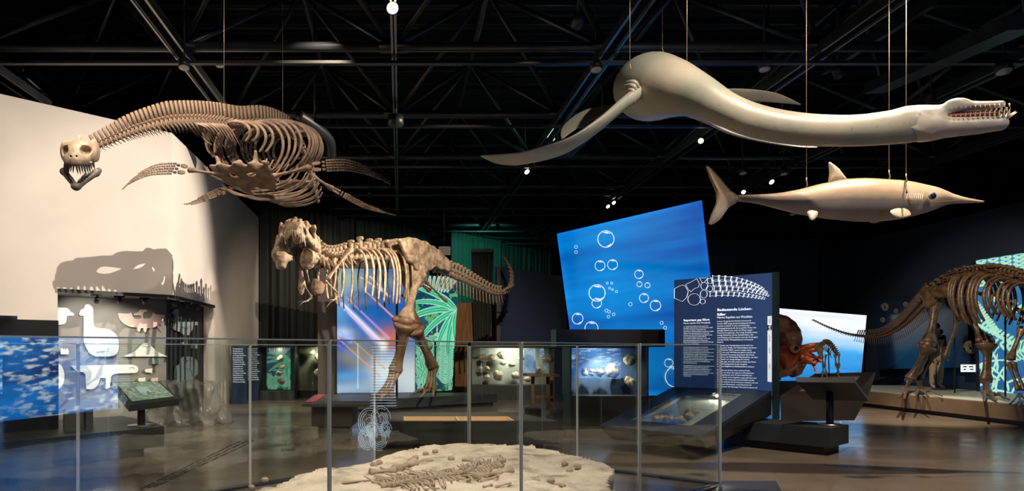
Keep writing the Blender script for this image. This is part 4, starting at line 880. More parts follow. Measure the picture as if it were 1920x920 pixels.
for i, (px, py, r) in enumerate(((903, 670, 6), (921, 671, 8), (941, 665, 8), (942, 680, 6), (932, 702, 9), (913, 690, 5), (913, 707, 6), (961, 683, 7), (968, 704, 9), (976, 672, 6), (994, 708, 10), (1024, 673, 9), (1010, 690, 5), (900, 690, 5))):
    fossil(px, py, 22.35, r, 'small fossil in the long pale-backed showcase, ' + ('upper left corner', 'grey lens-shaped, upper left', 'cream, top middle', 'flat cream, under the top middle one', 'large crusted, lower middle', 'pale knob, centre left', 'orange, bottom left', 'greyish, centre', 'dark, lower centre', 'dark, upper centre', 'dark round, bottom right', 'striped, upper right', 'small pale, centre right', 'small dark, far left')[i], 60+i, sq=(1, .6, .8 if i != 4 else 1.2))
def label_fn(u, v, x, y): return lerp3((.10, .22, .5), (.7, .8, .95), fbm(x, y, 6, 3)*1.5-.3)
q = P(983, 702, 22.1); picture('graphic_card', [q, P(1004, 702, 22.1), P(1004, 654, 22.1), P(983, 654, 22.1)], label_fn, 24, 40, .9, t)
t, a_, b_ = showcase(556, 640, 23, 731, 650, 'dark olive-backed showcase beside the flare screen', GREENB, 60, .6, .2)
for i, (px, py, r) in enumerate(((600, 671, 8), (627, 673, 8), (596, 700, 8), (622, 702, 9), (585, 660, 5))): fossil(px, py, 23.3, r, 'brown fossil in the olive-backed showcase, ' + ('upper middle', 'upper right', 'lower middle', 'lower right', 'upper left')[i], 80+i)
def jpic(u, v, x, y): return jungle_fn(u, v, x, y)*.7
t, a_, b_ = showcase(484, 552, 22, 733, 650, 'showcase with a green leaf picture and pale rocks', BLACK2, 30, .6, .2)
picture('leaf_picture', [P(500, 730, 22.4), P(545, 730, 22.4), P(545, 652, 22.4), P(500, 652, 22.4)], jpic, 60, 100, .7, t)
for i, (px, py) in enumerate(((526, 672), (530, 687), (524, 700), (528, 714))): fossil(px, py, 22.25, 7, 'pale rock in the leaf-picture showcase, '+('topmost', 'second from top', 'third from top', 'lowest')[i], 90+i, sq=(1, .6, .8))
# glowing text boards added in place of text reflected in the glass
LINEW = mat('reflected_text_white', (.7, .75, .8), .5, emit=(.85, .92, 1), es=.6)
BODY = 'Meeresreptilien lebten in allen\nOzeanen der Jurazeit und der\nKreidezeit. Ihre Knochen liegen\nheute in Tongruben und Steinbrüchen.\nFischsaurier, Plesiosaurier und\nMeereskrokodile jagten Fische\nund Tintenfische im offenen Meer.\nViele Funde stammen aus Westfalen.\n'
for x0, x1, Y_, lab in ((376, 462, 20.5, 'dark board added in place of reflected text at the end of the beige wall'), (462, 484, 21.8, 'narrow dark board added in place of reflected text beside the leaf-picture showcase')):
    a_, b_ = P(x0, 735, Y_), P(x1, 648, Y_)
    if x0 < 400: a_ = P(434, 735, 20.4); b_ = P(462, 648, 20.4)
    t = empty('mirrored_text_board', (a_.x, a_.y, 0), lab, 'text board'); MB().extrude([V(a_.x, a_.y, 0), V(b_.x, a_.y, 0), V(b_.x, a_.y, b_.z), V(a_.x, a_.y, b_.z)], (0, .06, 0)).build('board', CARD, t, smooth=False)
    text(BODY*2, V(a_.x+.04, a_.y-.012, b_.z-.1), (1, 0, 0), UP, .055, LINEW, t, xs=.42, line=1.1)
# wooden easel table by the long showcase
t = empty('wooden_trestle', P(1015, 760, 17.5), 'wooden trestle stand in front of the long showcase', 'trestle'); WD = mat('old_wood', (.17, .105, .055), .6, c2=(.26, .17, .10), scale=4, stretch=(1, 1, 6))
for px, y1 in ((999, 704), (1027, 704), (1042, 704)): q = P(px, y1, 17.5); MB().bar(V(q.x, q.y+(px > 1030)*.5, .06), V(q.x, q.y+(px > 1030)*.5, q.z), .07).build('leg', WD, t, smooth=False)
MB().bar(P(984, 702, 17.5), P(1044, 703, 17.5), .5, .06).build('top_board', WD, t, smooth=False); MB().bar(P(1003, 744, 17.5), P(1040, 744, 17.5), .06).build('stretcher', WD, t, smooth=False)
MB().box((P(999, 0, 17.5).x, 17.5, .06), (.3, .5, .12)).build('foot', BLACK, t, smooth=False)
# dark display wall with ammonites behind the right platform
AW = mat('ammonite_stone', (.10, .085, .065), .7, c2=(.17, .15, .12), scale=20)
t = empty('fossil_wall_panel', (15.4, 21, 1), 'large dark navy wall panel with mounted stone ammonites', 'wall panel')
XW = 15.25; f_ = lambda px, py: V(XW, XW/((px-VX)/FPX), H+(VY-py)/FPX*(XW/((px-VX)/FPX)))
MB().extrude([f_(1648, 692), f_(1818, 688), f_(1812, 560), f_(1636, 562)], (.05, 0, 0)).build('panel_board', mat('navy_gloss_board', (.012, .025, .06), .2), t, smooth=False)
for px, py, r, lab in ((1661, 576, 9, 'upper left stone ammonite on the dark wall panel'), (1657, 600, 6, 'pale small ammonite at left of the dark wall panel'), (1682, 583, 5, 'small stone between the upper ammonites on the dark wall panel'), (1700, 571, 6, 'dark oval fossil at the top of the wall panel'), (1762, 622, 5, 'tiny fossil in the middle of the wall panel'), (1822, 652, 14, 'large disc-shaped fossil by the fern screen')):
    q = f_(px, py); rr = r*q.y/FPX; m = MB(); pts = []; 
    for k in range(40): a0 = k*.42; ra = rr*(1-.021*k); pts.append(q+V(-.03, math.cos(a0)*ra, math.sin(a0)*ra*.8))
    o = m.tube(pts, [rr*.30*(1-.022*k) for k in range(40)], 6).build('stone_ammonite', AW); tag(o, lab, 'fossil')
t = empty('label_sign', f_(1820, 690), 'small white lit label by the fern screen', 'sign'); e_ = V(-.07, 0, 0)
MB().extrude([f_(1806, 697)+e_, f_(1833, 697)+e_, f_(1833, 683)+e_, f_(1806, 683)+e_], (.03, 0, 0)).build('sign_face', mat('label_white', (.7, .75, .75), .5, emit=(.8, .95, .95), es=.8), t, smooth=False)
m = MB()
for px, py, l in ((1811, 688, 7), (1822, 688, 8), (1812, 693, 4), (1824, 693, 6)): m.extrude([f_(px, py)+e_*1.1, f_(px+l, py)+e_*1.1, f_(px+l, py-2)+e_*1.1, f_(px, py-2)+e_*1.1], (.005, 0, 0))
m.build('dark_bars', BLACK, t, smooth=False)

# ------------------------------------------------------------------ niche cut-outs
CUTW = mat('white_cutout', (.80, .80, .76), .5); CUTP = mat('pink_cutout', (.72, .52, .46), .5); CUTG = mat('green_grey_cutout', (.22, .27, .26), .5); CUTB = mat('blue_grey_cutout', (.14, .18, .20), .5)
nd = (V(*B1, 0)-V(*B0, 0)).normalized(); nn = V(nd.y, -nd.x, 0)
nd2 = (V(*B2, 0)-V(*B1, 0)).normalized(); nn2 = V(nd2.y, -nd2.x, 0)
def rounded(pts, r, n=5):
    out = []; N_ = len(pts)
    for i in range(N_):
        p = V(*pts[i], 0); a = V(*pts[i-1], 0); b = V(*pts[(i+1) % N_], 0); ri = pts_r(r, i); da = min(ri, (a-p).length*.48); db = min(ri, (b-p).length*.48)
        s = p+(a-p).normalized()*da if da > 0 else p; e = p+(b-p).normalized()*db if db > 0 else p
        for k in range(n+1): t_ = k/n; q = s*(1-t_)**2+p*2*t_*(1-t_)+e*t_**2; out.append((q.x, q.y))
    return out
def pts_r(r, i): return r[i] if hasattr(r, '__len__') else r
def cutout(name, polys, m, label, cat, dark=0, detail=None):
    L0, L1, n_ = ((B0, B1, nn), (B1, B2, nn2))[dark]
    t_ = empty(name, on_plane(sum(p[0] for p in polys[0][0])/len(polys[0][0]), 650, L0, L1), label, cat)
    for k, (pl_, r) in enumerate(polys):
        pp = [on_plane(x, y, L0, L1)+n_*(.02+k*.012) for x, y in rounded(pl_, r)]; 
        a_ = sum(((pp[i].x+pp[i].y)*pp[(i+1) % len(pp)].z-(pp[(i+1) % len(pp)].x+pp[(i+1) % len(pp)].y)*pp[i].z) for i in range(len(pp)))
        MB().extrude(pp, n_*.05).build('board' if k == 0 else 'raised_piece', m, t_, smooth=False)
    if detail:
        d_ = MB()
        for l in detail:
            q = [on_plane(x, y, L0, L1)+n_*(.074+.012*(len(polys)-1)) for x, y in l]
            for a_, b_ in zip(q, q[1:]): d_.bar(a_, b_, .012, .006)
        d_.build('engraved_lines', NICHEW if not dark else BLACK2, t_, smooth=False)
    return t_
cutout('bird_cutout', [([(146, 588), (150, 580), (156, 578), (157, 571), (166, 570), (173, 577), (173, 610), (180, 615), (205, 616), (221, 632), (221, 660), (210, 668), (178, 668), (166, 662), (160, 652), (155, 640), (155, 592), (148, 592)], [4, 3, 2, 6, 6, 6, 8, 4, 16, 12, 12, 12, 4, 3, 8, 8, 2, 4])], CUTW, 'large white long-necked bird cut-out in the niche', 'cut-out', detail=[[(176, 660), (200, 658), (202, 652)]])
cutout('pterosaur_cutout', [([(219, 587), (240, 588), (243, 585), (246, 590), (250, 598), (263, 597), (263, 591), (249, 591), (249, 588), (257, 586), (260, 580), (274, 581), (274, 584), (266, 586), (266, 597), (280, 597), (284, 590), (285, 586), (289, 589), (308, 590), (302, 606), (284, 615), (273, 615), (272, 623), (268, 622), (267, 615), (262, 615), (260, 622), (256, 621), (255, 614), (238, 612), (224, 602)], [2, 2, 1, 3, 5, 3, 2, 1, 1, 3, 4, 1, 1, 3, 3, 4, 3, 1, 1, 1, 12, 8, 2, 2, 2, 1, 1, 2, 2, 2, 10, 10])], CUTP, 'pink flying reptile cut-out with spread wings in the niche', 'cut-out', detail=[[(224, 594), (229, 594)], [(225, 597), (230, 597)], [(302, 596), (298, 596)], [(301, 599), (297, 599)]])
cutout('volcano_cutout', [([(230, 668), (250, 660), (262, 648), (267, 643), (276, 643), (281, 648), (294, 660), (312, 668)], [1, 8, 3, 1, 1, 3, 8, 1])], CUTW, 'white volcano cut-out in the niche', 'cut-out', detail=[[(264, 647), (267, 650), (270, 648), (273, 651), (276, 648), (279, 649)]])
cutout('sauropod_cutout', [([(131, 685), (252, 683), (258, 690), (256, 698), (246, 699), (214, 700), (206, 704), (205, 726), (196, 729), (197, 708), (186, 708), (182, 722), (172, 729), (160, 729), (158, 698), (140, 694)], [3, 8, 5, 5, 3, 6, 4, 4, 2, 2, 2, 6, 3, 3, 6, 5])], CUTW, 'long white four-legged cut-out low in the niche', 'cut-out', detail=[[(240, 690), (245, 688), (250, 690)]])
cutout('bird_head_cutout', [([(100, 576), (126, 577), (131, 585), (137, 587), (137, 592), (124, 592), (122, 606), (112, 609), (100, 608)], [2, 6, 3, 3, 3, 2, 6, 3, 2])], CUTW, 'white beaked head cut-out at the left edge of the niche', 'cut-out')
cutout('egg_cutout', [([(100, 680), (112, 682), (119, 696), (119, 714), (112, 728), (100, 730)], 8)], CUTW, 'white rounded cut-out at the lower left edge of the niche', 'cut-out')
for x_, y_, w_, m_, lab in ((112, 664, 15, CUTW, 'small white notched cut-out under the beaked head'), (283, 682, 15, CUTG, 'small grey notched cut-out right under the volcano')):
    h_ = 11; cutout('notched_cutout', [([(x_, y_), (x_, y_-h_), (x_+w_*.25, y_-h_-1), (x_+w_*.3, y_-h_+3), (x_+w_*.5, y_-h_-1), (x_+w_*.58, y_-h_+3), (x_+w_*.8, y_-h_-1), (x_+w_, y_-h_+3), (x_+w_, y_)], .8)], m_, lab, 'cut-out')
for x_, y_, m_, lab in ((270, 695, CUTW, 'small white fish cut-out, highest of the three fish'), (257, 712, CUTW, 'small white fish cut-out, lowest left of the three fish'), (281, 712, CUTP, 'small pink fish cut-out, lowest right of the three fish')):
    cutout('fish_cutout', [([(x_, y_), (x_+1, y_-4), (x_+9, y_-4), (x_+14, y_-5), (x_+13, y_), (x_+14, y_+4), (x_+9, y_+3), (x_+1, y_+3)], [1, 4, 2, 1, 1, 1, 2, 4])], m_, lab, 'cut-out')
cutout('raptor_cutout', [([(318, 586), (320, 583), (322, 580), (329, 579), (330, 583), (330, 603), (344, 603), (366, 603), (367, 609), (357, 610), (356, 618), (350, 625), (350, 628), (343, 628), (347, 643), (344, 646), (334, 644), (342, 640), (340, 628), (334, 622), (326, 620), (321, 617), (323, 610), (324, 588)], 2)], CUTG, 'grey-green running reptile cut-out on the dark side of the niche', 'cut-out', 1, detail=[[(334, 612), (344, 616), (352, 612)]])
cutout('ape_cutout', [([(325, 688), (334, 682), (336, 668), (356, 668), (366, 676), (366, 700), (360, 706), (362, 720), (367, 728), (330, 729), (325, 716)], [8, 3, 8, 8, 8, 6, 3, 5, 3, 5, 10])], CUTB, 'dark blue-grey hunched creature cut-out on the dark side of the niche', 'cut-out', 1, detail=[[(338, 676), (342, 673), (346, 677), (350, 673), (354, 677)], [(340, 690), (352, 692), (356, 704)]])
cutout('notched_cutout', [([(356, 653), (356, 647), (359, 643), (362, 647), (365, 644), (367, 653)], .5)], CUTG, 'small grey notched cut-out by the running reptile', 'cut-out', 1)
for i, (px, py, Y_) in enumerate(((181, 565, 14.6), (224, 567, 15.2), (271, 568, 15.7), (327, 573, 16.6), (349, 576, 17.2), (369, 579, 17.8))):
    q = P(px, py, Y_); lab = 'small black track spot under the niche ceiling, '+('leftmost', 'second from left', 'third from left', 'fourth from left', 'fifth from left', 'rightmost')[i]
    aim = on_plane((160, 215, 262, 330, 345, 360)[i], 640, *((B0, B1) if i < 3 else (B1, B2))); t = spotlight(q, aim, lab, .05, .14, DIM, top=2.6)
    MB().box((q.x, q.y, 2.58), (.2, .08, .04)).build('adapter', BLACK, t, smooth=False)
    if i < 3: lamp('niche_beam', q+(aim-q).normalized()*.03, aim, (120, 55, 16)[i], 80, (1, .93, .8), .03)
lamp('niche_beam', P(369, 579, 17.8), (-5.2, 17.9, 1.2), 12, 100, (.8, .95, 1), .03)

# ------------------------------------------------------------------ bones shared by the skeletons
def vert_mesh(name, spine_h=1.5, spine_w=.7, lean=0.0, trans=.6, ribs=0, chev=0, cr=.5, knob=0, seed=1, th=.14):
    m = MB(); rr = random.Random(seed)
    m.tube([(0, -.46, 0), (0, -.40, 0), (0, -.1, 0), (0, .2, 0), (0, .44, 0), (0, .48, 0)], [cr*.85, cr, cr*.78, cr*.8, cr, cr*.85], 12)
    if spine_h:                                   # rounded blade
        h = spine_h; wd = spine_w/2; prof = [(-wd*.8, cr*.6), (wd*.8, cr*.6), (wd*.9+lean*.5, cr+h*.5), (wd+lean, cr+h*.85), (wd*.6+lean, cr+h), (-wd*.6+lean, cr+h), (-wd+lean, cr+h*.85), (-wd*.85+lean*.5, cr+h*.5)]
        m.extrude([V(-th/2, y, z) for y, z in prof], (th, 0, 0))
        if knob: m.ball((0, lean, cr+h*.92), (th*1.5, wd*1.15, h*.2), 8)
    for s in (-1, 1):
        if trans: m.tube([(s*cr*.5, 0, cr*.5), (s*(cr+trans*.5), -.08, cr*.75), (s*(cr+trans), -.15, cr*.8)], [(.16, .22), (.10, .16), (.06, .09)], 6)
        m.tube([(s*cr*.45, -.3, cr*.9), (s*cr*.5, .1, cr*1.2), (s*cr*.45, .62, cr*1.15)], [.10, .14, .06], 6)
        if ribs: m.tube([(s*cr*.8, 0, -cr*.3), (s*(cr+.25), .12, -cr*1.1), (s*(cr+.3), .55, -cr*1.9)], [(.12, .16), (.09, .14), (.03, .04)], 6)
    if chev: m.tube([(0, .45, -cr*.9), (0, .62, -cr-chev*.5), (0, .8, -cr-chev)], [(.07, .16), (.06, .12), (.05, .2)], 6); m.ball((0, .82, -cr-chev), (.06, .2, .12), 6)
    return m.mesh(name)
def rib(C, l, d, w, h, r, back=.15, drop=1.0, n=4, up=V(0, 0, 1), tuck=0):
    """rib hanging from C, bowing along l"""
    C = Vector(C); pts = []
    for a, b, s in ((.08, 0, 0), (.42, .05, .1), (.80, -.06, .3), (1.0, -.32, .6), (.96, -.62, .85), (.74, -.88, 1.0), (.50, -1.0, 1.05))[:7 if drop == 1 else 6]:
        a = a if b > -.3 else a+(1-a)*tuck; pts.append(C+l*w*a+up*h*b*drop+d*back*s)
    return MB().tube(pts, [(r*1.2, r*.8), (r, r*.8), (r*.95, r*1.0), (r*.9, r*1.05), (r*.8, r), (r*.65, r*.8), (r*.35, r*.4)][:len(pts)], 8, up=d, n=n)
def flipper(parent, A, B, pth, width, wdir, material, rh=.045, digits=5, n=11, thick=.014):
    """humerus A-B, then wrist bones and five fans of finger bones along pth; wdir = width direction"""
    A, B = Vector(A), Vector(B); longbone(A, B, rh, asp=.6).build('humerus', material, parent)
    q = path([B]+[Vector(p) for p in pth], 60); wdir = Vector(wdir).normalized()
    for s in (-1, 1):
        a = q[1]+wdir*s*width*.28; b = q[7]+wdir*s*width*.34; m = MB(); m.tube([a, a.lerp(b, .5), b], [(.02, .012), (.034, .016), (.022, .012)] if width > .1 else [.016]*3, 8, n=3, up=wdir.cross(b-a)); m.build('forearm_bone', material, parent)
    for s in (-1, 0, 1): MB().ball(q[9]+wdir*s*width*.36, (width*.15, width*.15, thick*1.3), 8).build('wrist_bone', material, parent)
    for k in range(digits):
        s = (k/(digits-1)-.5)*2; last = 60-int(10*abs(s)**1.5)-(6 if s > 0 else 0); N_ = n-int(2*abs(s)); m = MB()
        for i in range(N_):
            t0 = 11+(last-11)*i/N_; t1 = 11+(last-11)*(i+.90)/N_
            def at(t): j = min(int(t), 59); w_ = width*(.5*math.sin(math.pi*(.30+.68*t/60))**.8+.02); return q[j].lerp(q[j+1], t-j)+wdir*s*w_
            a, b = at(t0), at(t1); r = width*.082*(1-.55*i/N_)+.002; m.tube([a, a.lerp(b, .12), a.lerp(b, .5), a.lerp(b, .88), b], [r*.8, r, r*.62, r, r*.8], 7)
        m.build('digit', material, parent)
def hang(px, py0, q, label, r=.0045):
    t_ = empty('suspension_cable', q, label, 'cable'); MB().tube([q+V(0, 0, .10), V(q.x, q.y, ZL)], r, 6).build('wire', CABLE, t_)
    MB().tube([q+V(0, 0, 0), q+V(.012, 0, .03), q+V(0, 0, .07), q+V(0, 0, .11)], .008, 6).build('hook', CABLE, t_); return t_

# ------------------------------------------------------------------ hanging long-necked skeleton
pl = empty('marine_reptile_skeleton', P(480, 290, 10), 'hanging brown skeleton of a long-necked marine reptile with open toothed jaws', 'skeleton')
neck = path([P(176, 276, 8.2), P(215, 260, 8.3), P(260, 243, 8.5), P(320, 230, 8.75), P(378, 228, 9.05), P(420, 231, 9.35)], 33)
VN = vert_mesh('neck_vertebra', 1.9, .86, .08, .2, ribs=1, cr=.62, th=.24)
for i in range(33):
    d = neck[i+1]-neck[i]; s = .088*(.62+.5*min(i/18, 1)); o = place(VN, 'neck_vertebra', pl, (neck[i]+neck[i+1])/2, d, s=(s, d.length*1.0, s))
    if not VN.materials: VN.materials.append(BONE_PL)
dors = path([P(420, 231, 9.35), P(455, 235, 9.75), P(492, 232, 10.2), P(525, 240, 10.8), P(552, 256, 11.4), P(572, 290, 12.0)], 28)
VD = vert_mesh('back_vertebra', 1.95, .9, .05, .6, cr=.55, th=.2); VD.materials.append(BONE_PL)
for i in range(28):
    d = dors[i+1]-dors[i]; s = .098*(1-.4*max(0, i-18)/10); place(VD, 'back_vertebra', pl, (dors[i]+dors[i+1])/2, d, s=(s, d.length, s))
tail = path([P(572, 290, 12.0), P(582, 330, 12.5), P(590, 355, 12.9), P(598, 382, 13.2)], 16)
VT = vert_mesh('tail_vertebra', .7, .6, .1, .5, ribs=0, chev=.6, cr=.55); VT.materials.append(BONE_PL)
for i in range(16): d = tail[i+1]-tail[i]; s = .10*(1-i/20); place(VT, 'tail_vertebra', pl, tail[i], d, up=(1, 0, .2), s=(s, d.length, s))
for i in range(8):                               # short ribs of the shoulder region
    q = neck[24+i]; d = (neck[25+i]-q).normalized(); l = V(d.y, -d.x, 0).normalized()
    for s in (-1, 1): MB().tube([q+l*s*.05-V(0, 0, .03), q+l*s*.13+d*.08-V(0, 0, .09), q+l*s*.13+d*(.16+.015*i)-V(0, 0, .16+.02*i)], [.014, .012, .004], 6, n=3).build('neck_rib', BONE_PL, pl)
for i in range(19):
    t_ = i/18; q = dors[int(i*1.25)]; d = (dors[min(int(i*1.25)+1, 28)]-dors[int(i*1.25)]).normalized(); d.z = 0; d.normalize(); l = V(d.y, -d.x, 0)
    w_ = .22+.42*math.sin(math.pi*min(.08+t_*.8, .9)); h_ = (.28 if i < 2 else .45 if i < 4 else .63)*(1-.25*max(0, t_-.6)/.4); fr = -.9*l if False else l
    for s in (-1, 1): rib(q, l*s, d, w_ if s > 0 else w_*.92, h_ if i > 3 or s < 0 else h_*.9, .023, .12 if s > 0 else .0, drop=1 if t_ > .2 else .99).build('rib', BONE_PL, pl)
for i in range(15):                               # belly ribs
    t_ = i/14; q = dors[int(3+i*1.5)]; d = V(.37, .93, 0).normalized(); l = V(d.y, -d.x, 0); z = P(0, 352, 9.9).z+.10*abs(t_-.4); w_ = .30+.30*math.sin(math.pi*(.2+.65*t_))
    c = V(q.x, q.y-.1, z); pts = [c+l*w_*a+V(0, 0, b*w_*.8)-d*.06*(1-abs(a)) for a, b in ((-1, .55), (-.8, .22), (-.4, .04), (0, 0), (.4, .04), (.8, .22), (1, .55))]
    MB().tube(pts, [.008, .014, .016, .018, .016, .014, .008], 7, n=3, up=d).build('belly_rib', BONE_PL, pl)
def girdle(p):                                   # plates of the shoulder girdle, local metres
    x, y, z = p[..., 0], p[..., 1], p[..., 2]; q = p.copy(); q[..., 2] -= .10*x**2*2-.02+.08*y
    a = ell(q, (.17, 0, 0), (.24, .30, .030)); b = ell(q, (-.17, 0, 0), (.24, .30, .030)); c = ell(q, (0, -.28, .02), (.36, .10, .035)); d_ = su(su(a, b, .03), c, .04)
    d_ = su(d_, rcone(q, (.26, -.28, .0), (.30, -.42, .17), .045, .02), .04); d_ = su(d_, rcone(q, (-.26, -.28, 0), (-.30, -.40, .14), .045, .02), .04); d_ = su(d_, ell(q, (0, -.30, .06), (.07, .05, .08)), .03)
    for s in (-1, 1): d_ = ss(d_, ell(q, (s*.13, -.14, 0), (.07, .05, .2)), .01)
    return d_+wob(p, 18, .012, 3)
o = obj('shoulder_girdle', snet('shoulder_girdle', girdle, (-.5, -.55, -.25), (.5, .4, .35), 70), BONE_PL); o.location = P(464, 334, 9.3); o.scale = (.86, .9, .8); o.rotation_euler = (math.radians(-20), 0, math.radians(-14))
o.parent = pl; o.matrix_parent_inverse = worldmat(pl).inverted()
o2 = obj('hip_girdle', o.data, BONE_PL); o2.location = P(530, 345, 11.1); o2.rotation_euler = (math.radians(-10), 0, math.radians(160)); o2.scale = (.85, .8, .9); o2.parent = pl; o2.matrix_parent_inverse = worldmat(pl).inverted()
m = MB()
for s, py in ((0, 372), (.03, 368), (-.03, 374)): m.tube([P(415, 345, 9.3), P(440, 362+s*50, 9.3), P(490, py, 9.5), P(550, py-6, 10), P(580, 352, 10.6)], [.006, .014, .018, .014, .006], 7, n=5)
m.build('belly_strut', BONE_PL, pl)
flipper(pl, P(413, 327, 9.2), P(352, 318, 9.0), [P(322, 316, 8.95), P(285, 319, 8.9), P(250, 336, 8.8), P(228, 356, 8.75)], .165, (.25, .6, 1), BONE_PL)
flipper(pl, P(505, 332, 9.3), P(583, 313, 9.1), [P(620, 310, 9.05), P(655, 310, 9.0), P(697, 323, 8.95), P(733, 346, 8.9)], .17, (-.15, .6, 1), BONE_PL, rh=.05)
flipper(pl, P(452, 350, 10.5), P(425, 356, 10.3), [P(405, 362, 10.2), P(385, 370, 10.1), P(365, 378, 10), P(344, 383, 10)], .13, (.3, .4, 1), BONE_PL, rh=.035)
flipper(pl, P(584, 328, 10.9), P(624, 354, 10.8), [P(650, 368, 10.75), P(680, 384, 10.7), P(712, 395, 10.65), P(743, 404, 10.6)], .085, (.4, .5, .8), BONE_PL, rh=.055)
def pskull(p):                                   # x lateral, y back, z up ; front view skull, metres (7.65 px/cm at 8 m)
    x, y, z = np.abs(p[..., 0]), p[..., 1], p[..., 2]; q = np.stack([x, y, z], -1)
    d = ell(q, (0, .05, .02), (.17, .22, .115)); d = su(d, ell(q, (0, -.10, -.045), (.125, .12, .075)), .05); d = su(d, ell(q, (.15, .14, .02), (.055, .10, .11)), .04)
    d = su(d, rcone(q, (0, -.08, .03), (0, .2, .15), .018, .02), .03)
    d = ss(d, ell(q, (0, .14, -.05), (.12, .22, .10)), .01)
    d = ss(d, ell(q, (.098, -.055, .045), (.052, .11, .042)), .012); d = ss(d, ell(q, (.075, .17, .16), (.055, .10, .075)), .012)
    d = ss(d, ell(q, (.028, -.16, -.0), (.011, .05, .008)), .004); d = ss(d, sbox(q, (0, 0, -.16), (.3, .5, .07)), .01); return d+wob(p, 22, .004, 2)
sk = obj('skull', snet('skull', pskull, (-.25, -.28, -.16), (.25, .32, .22), 90), SKULL_PL); sk.location = P(146, 290, 7.95); sk.rotation_euler = (math.radians(20), math.radians(-4), math.radians(9)); sk.scale = (.98, .98, 1.1)
sk.parent = pl; sk.matrix_parent_inverse = worldmat(pl).inverted()
def pjaw(p):
    q = np.stack([np.abs(p[..., 0]), p[..., 1], p[..., 2]], -1); d = rcone(q, (0, 0, 0), (.165, .14, .20), .030, .036); d = su(d, ell(q, (0, -.01, .0), (.05, .045, .04)), .03); d = su(d, rcone(q, (.165, .14, .20), (.17, .24, .26), .036, .028), .03); return d+wob(p, 25, .003, 5)
jw = obj('lower_jaw', snet('lower_jaw', pjaw, (-.25, -.1, -.08), (.25, .32, .32), 70), mat('grey_blue_jaw_bone', (.16, .145, .13), .5, c2=(.28, .24, .20), scale=10)); jw.location = P(143, 350, 7.85); jw.rotation_euler = (math.radians(-4), math.radians(0), math.radians(9))
jw.parent = pl; jw.matrix_parent_inverse = worldmat(pl).inverted()
TM = MB().tube([(0, 0, 0), (0, -.02, -.3), (0, .03, -.7), (0, .10, -1)], [.13, .11, .07, .01], 7, n=3).mesh('tooth')
TMB = TM.copy(); TMB.materials.append(mat('tan_tooth', (.42, .33, .23), .4))
def tooth(parent, pos, d, L, m=TOOTH_DARK, wd=1.0, mesh=None):
    o = place(mesh or TM, 'tooth', parent, pos, V(0, 1, 0) if abs(Vector(d).normalized().y) < .9 else V(0, 0, 1), up=-Vector(d), s=(L*wd, L*wd, L))
    if not TM.materials: TM.materials.append(m)
    return o
for s in (-1, 1):
    for k in range(9):
        t_ = k/8; loc = Matrix.LocRotScale(sk.location, sk.rotation_euler, sk.scale)@V(s*(.012+.135*math.sin(t_*1.5)), -.185+.22*(1-math.cos(t_*1.5)), -.075)
        tooth(sk, loc, (s*.15, -.25-.1*R.random(), -1), (.115 if k < 6 else .085)*R.uniform(.65, 1.1))
    for k in range(9):
        t_ = k/8; loc = Matrix.LocRotScale(jw.location, jw.rotation_euler, jw.scale)@V(s*(.02+.145*t_), -.03+.16*t_, .025+.175*t_)
        tooth(jw, loc, (s*.35, -.35, 1), (.095 if k < 5 else .06)*R.uniform(.6, 1.1))
hang(404, 0, V(*dors[0][:2], P(404, 204, 9.2).z), 'steel cable holding the long-necked skeleton at its shoulder')
hang(530, 0, P(530, 228, 11), 'thin steel cable holding the long-necked skeleton at its hips')

# ------------------------------------------------------------------ standing tan skeleton
rx = empty('upright_dinosaur_skeleton', P(770, 745, 18.4), 'tan skeleton of a large two-legged dinosaur with open jaws standing on the black platform', 'skeleton')
nk = path([P(586, 470, 15.4), P(605, 486, 15.7), P(630, 487, 16.1), P(655, 480, 16.4)], 9); VX1 = vert_mesh('neck_vertebra', .8, .5, 0, .6, ribs=1, cr=.58, knob=1, th=.34); VX1.materials.append(BONE)
for i in range(9): d = nk[i+1]-nk[i]; place(VX1, 'neck_vertebra', rx, (nk[i]+nk[i+1])/2, d, s=(.22, d.length, .22))
bk = path([P(655, 480, 16.4), P(700, 480, 17.0), P(750, 482, 17.7), P(795, 486, 18.3)], 17); VX2 = vert_mesh('back_vertebra', 1.05, .52, 0, .75, cr=.55, knob=1, th=.36); VX2.materials.append(BONE)
bl_h = [.9, .75, 1.1, .8, 1.0, .9, 1.05, .9, 1.0, .9]
for i in range(17): d = bk[i+1]-bk[i]; place(VX2, 'back_vertebra', rx, (bk[i]+bk[i+1])/2, d, s=(.24, d.length, .235*bl_h[i % 10]))
tl = path([P(795, 486, 18.3), P(830, 506, 18.9), P(870, 524, 19.8), P(905, 541, 20.7), P(932, 550, 21.4), P(951, 543, 22.1), P(959, 522, 22.6), P(956, 500, 23.0), P(945, 482, 23.4)], 34)
VX3 = vert_mesh('tail_vertebra', 1.0, .30, .30, .22, chev=1.5, cr=.5, knob=1, th=.26); VX3.materials.append(BONE); VX4 = vert_mesh('tail_tip_vertebra', .25, .4, .2, .2, chev=.3, cr=.5); VX4.materials.append(BONE)
for i in range(34):
    d = tl[i+1]-tl[i]; s = .225*(1-i/34)**.75+.03; place(VX3 if 2 < i < 26 else VX4, 'tail_vertebra', rx, (tl[i]+tl[i+1])/2, d, up=(0, 0, 1) if i < 22 else (.6, .2, .5), s=(s, d.length, s*(1 if i > 6 else .9)))
bd = V(2.6, 3.8, 0).normalized(); bl_ = V(bd.y, -bd.x, 0)
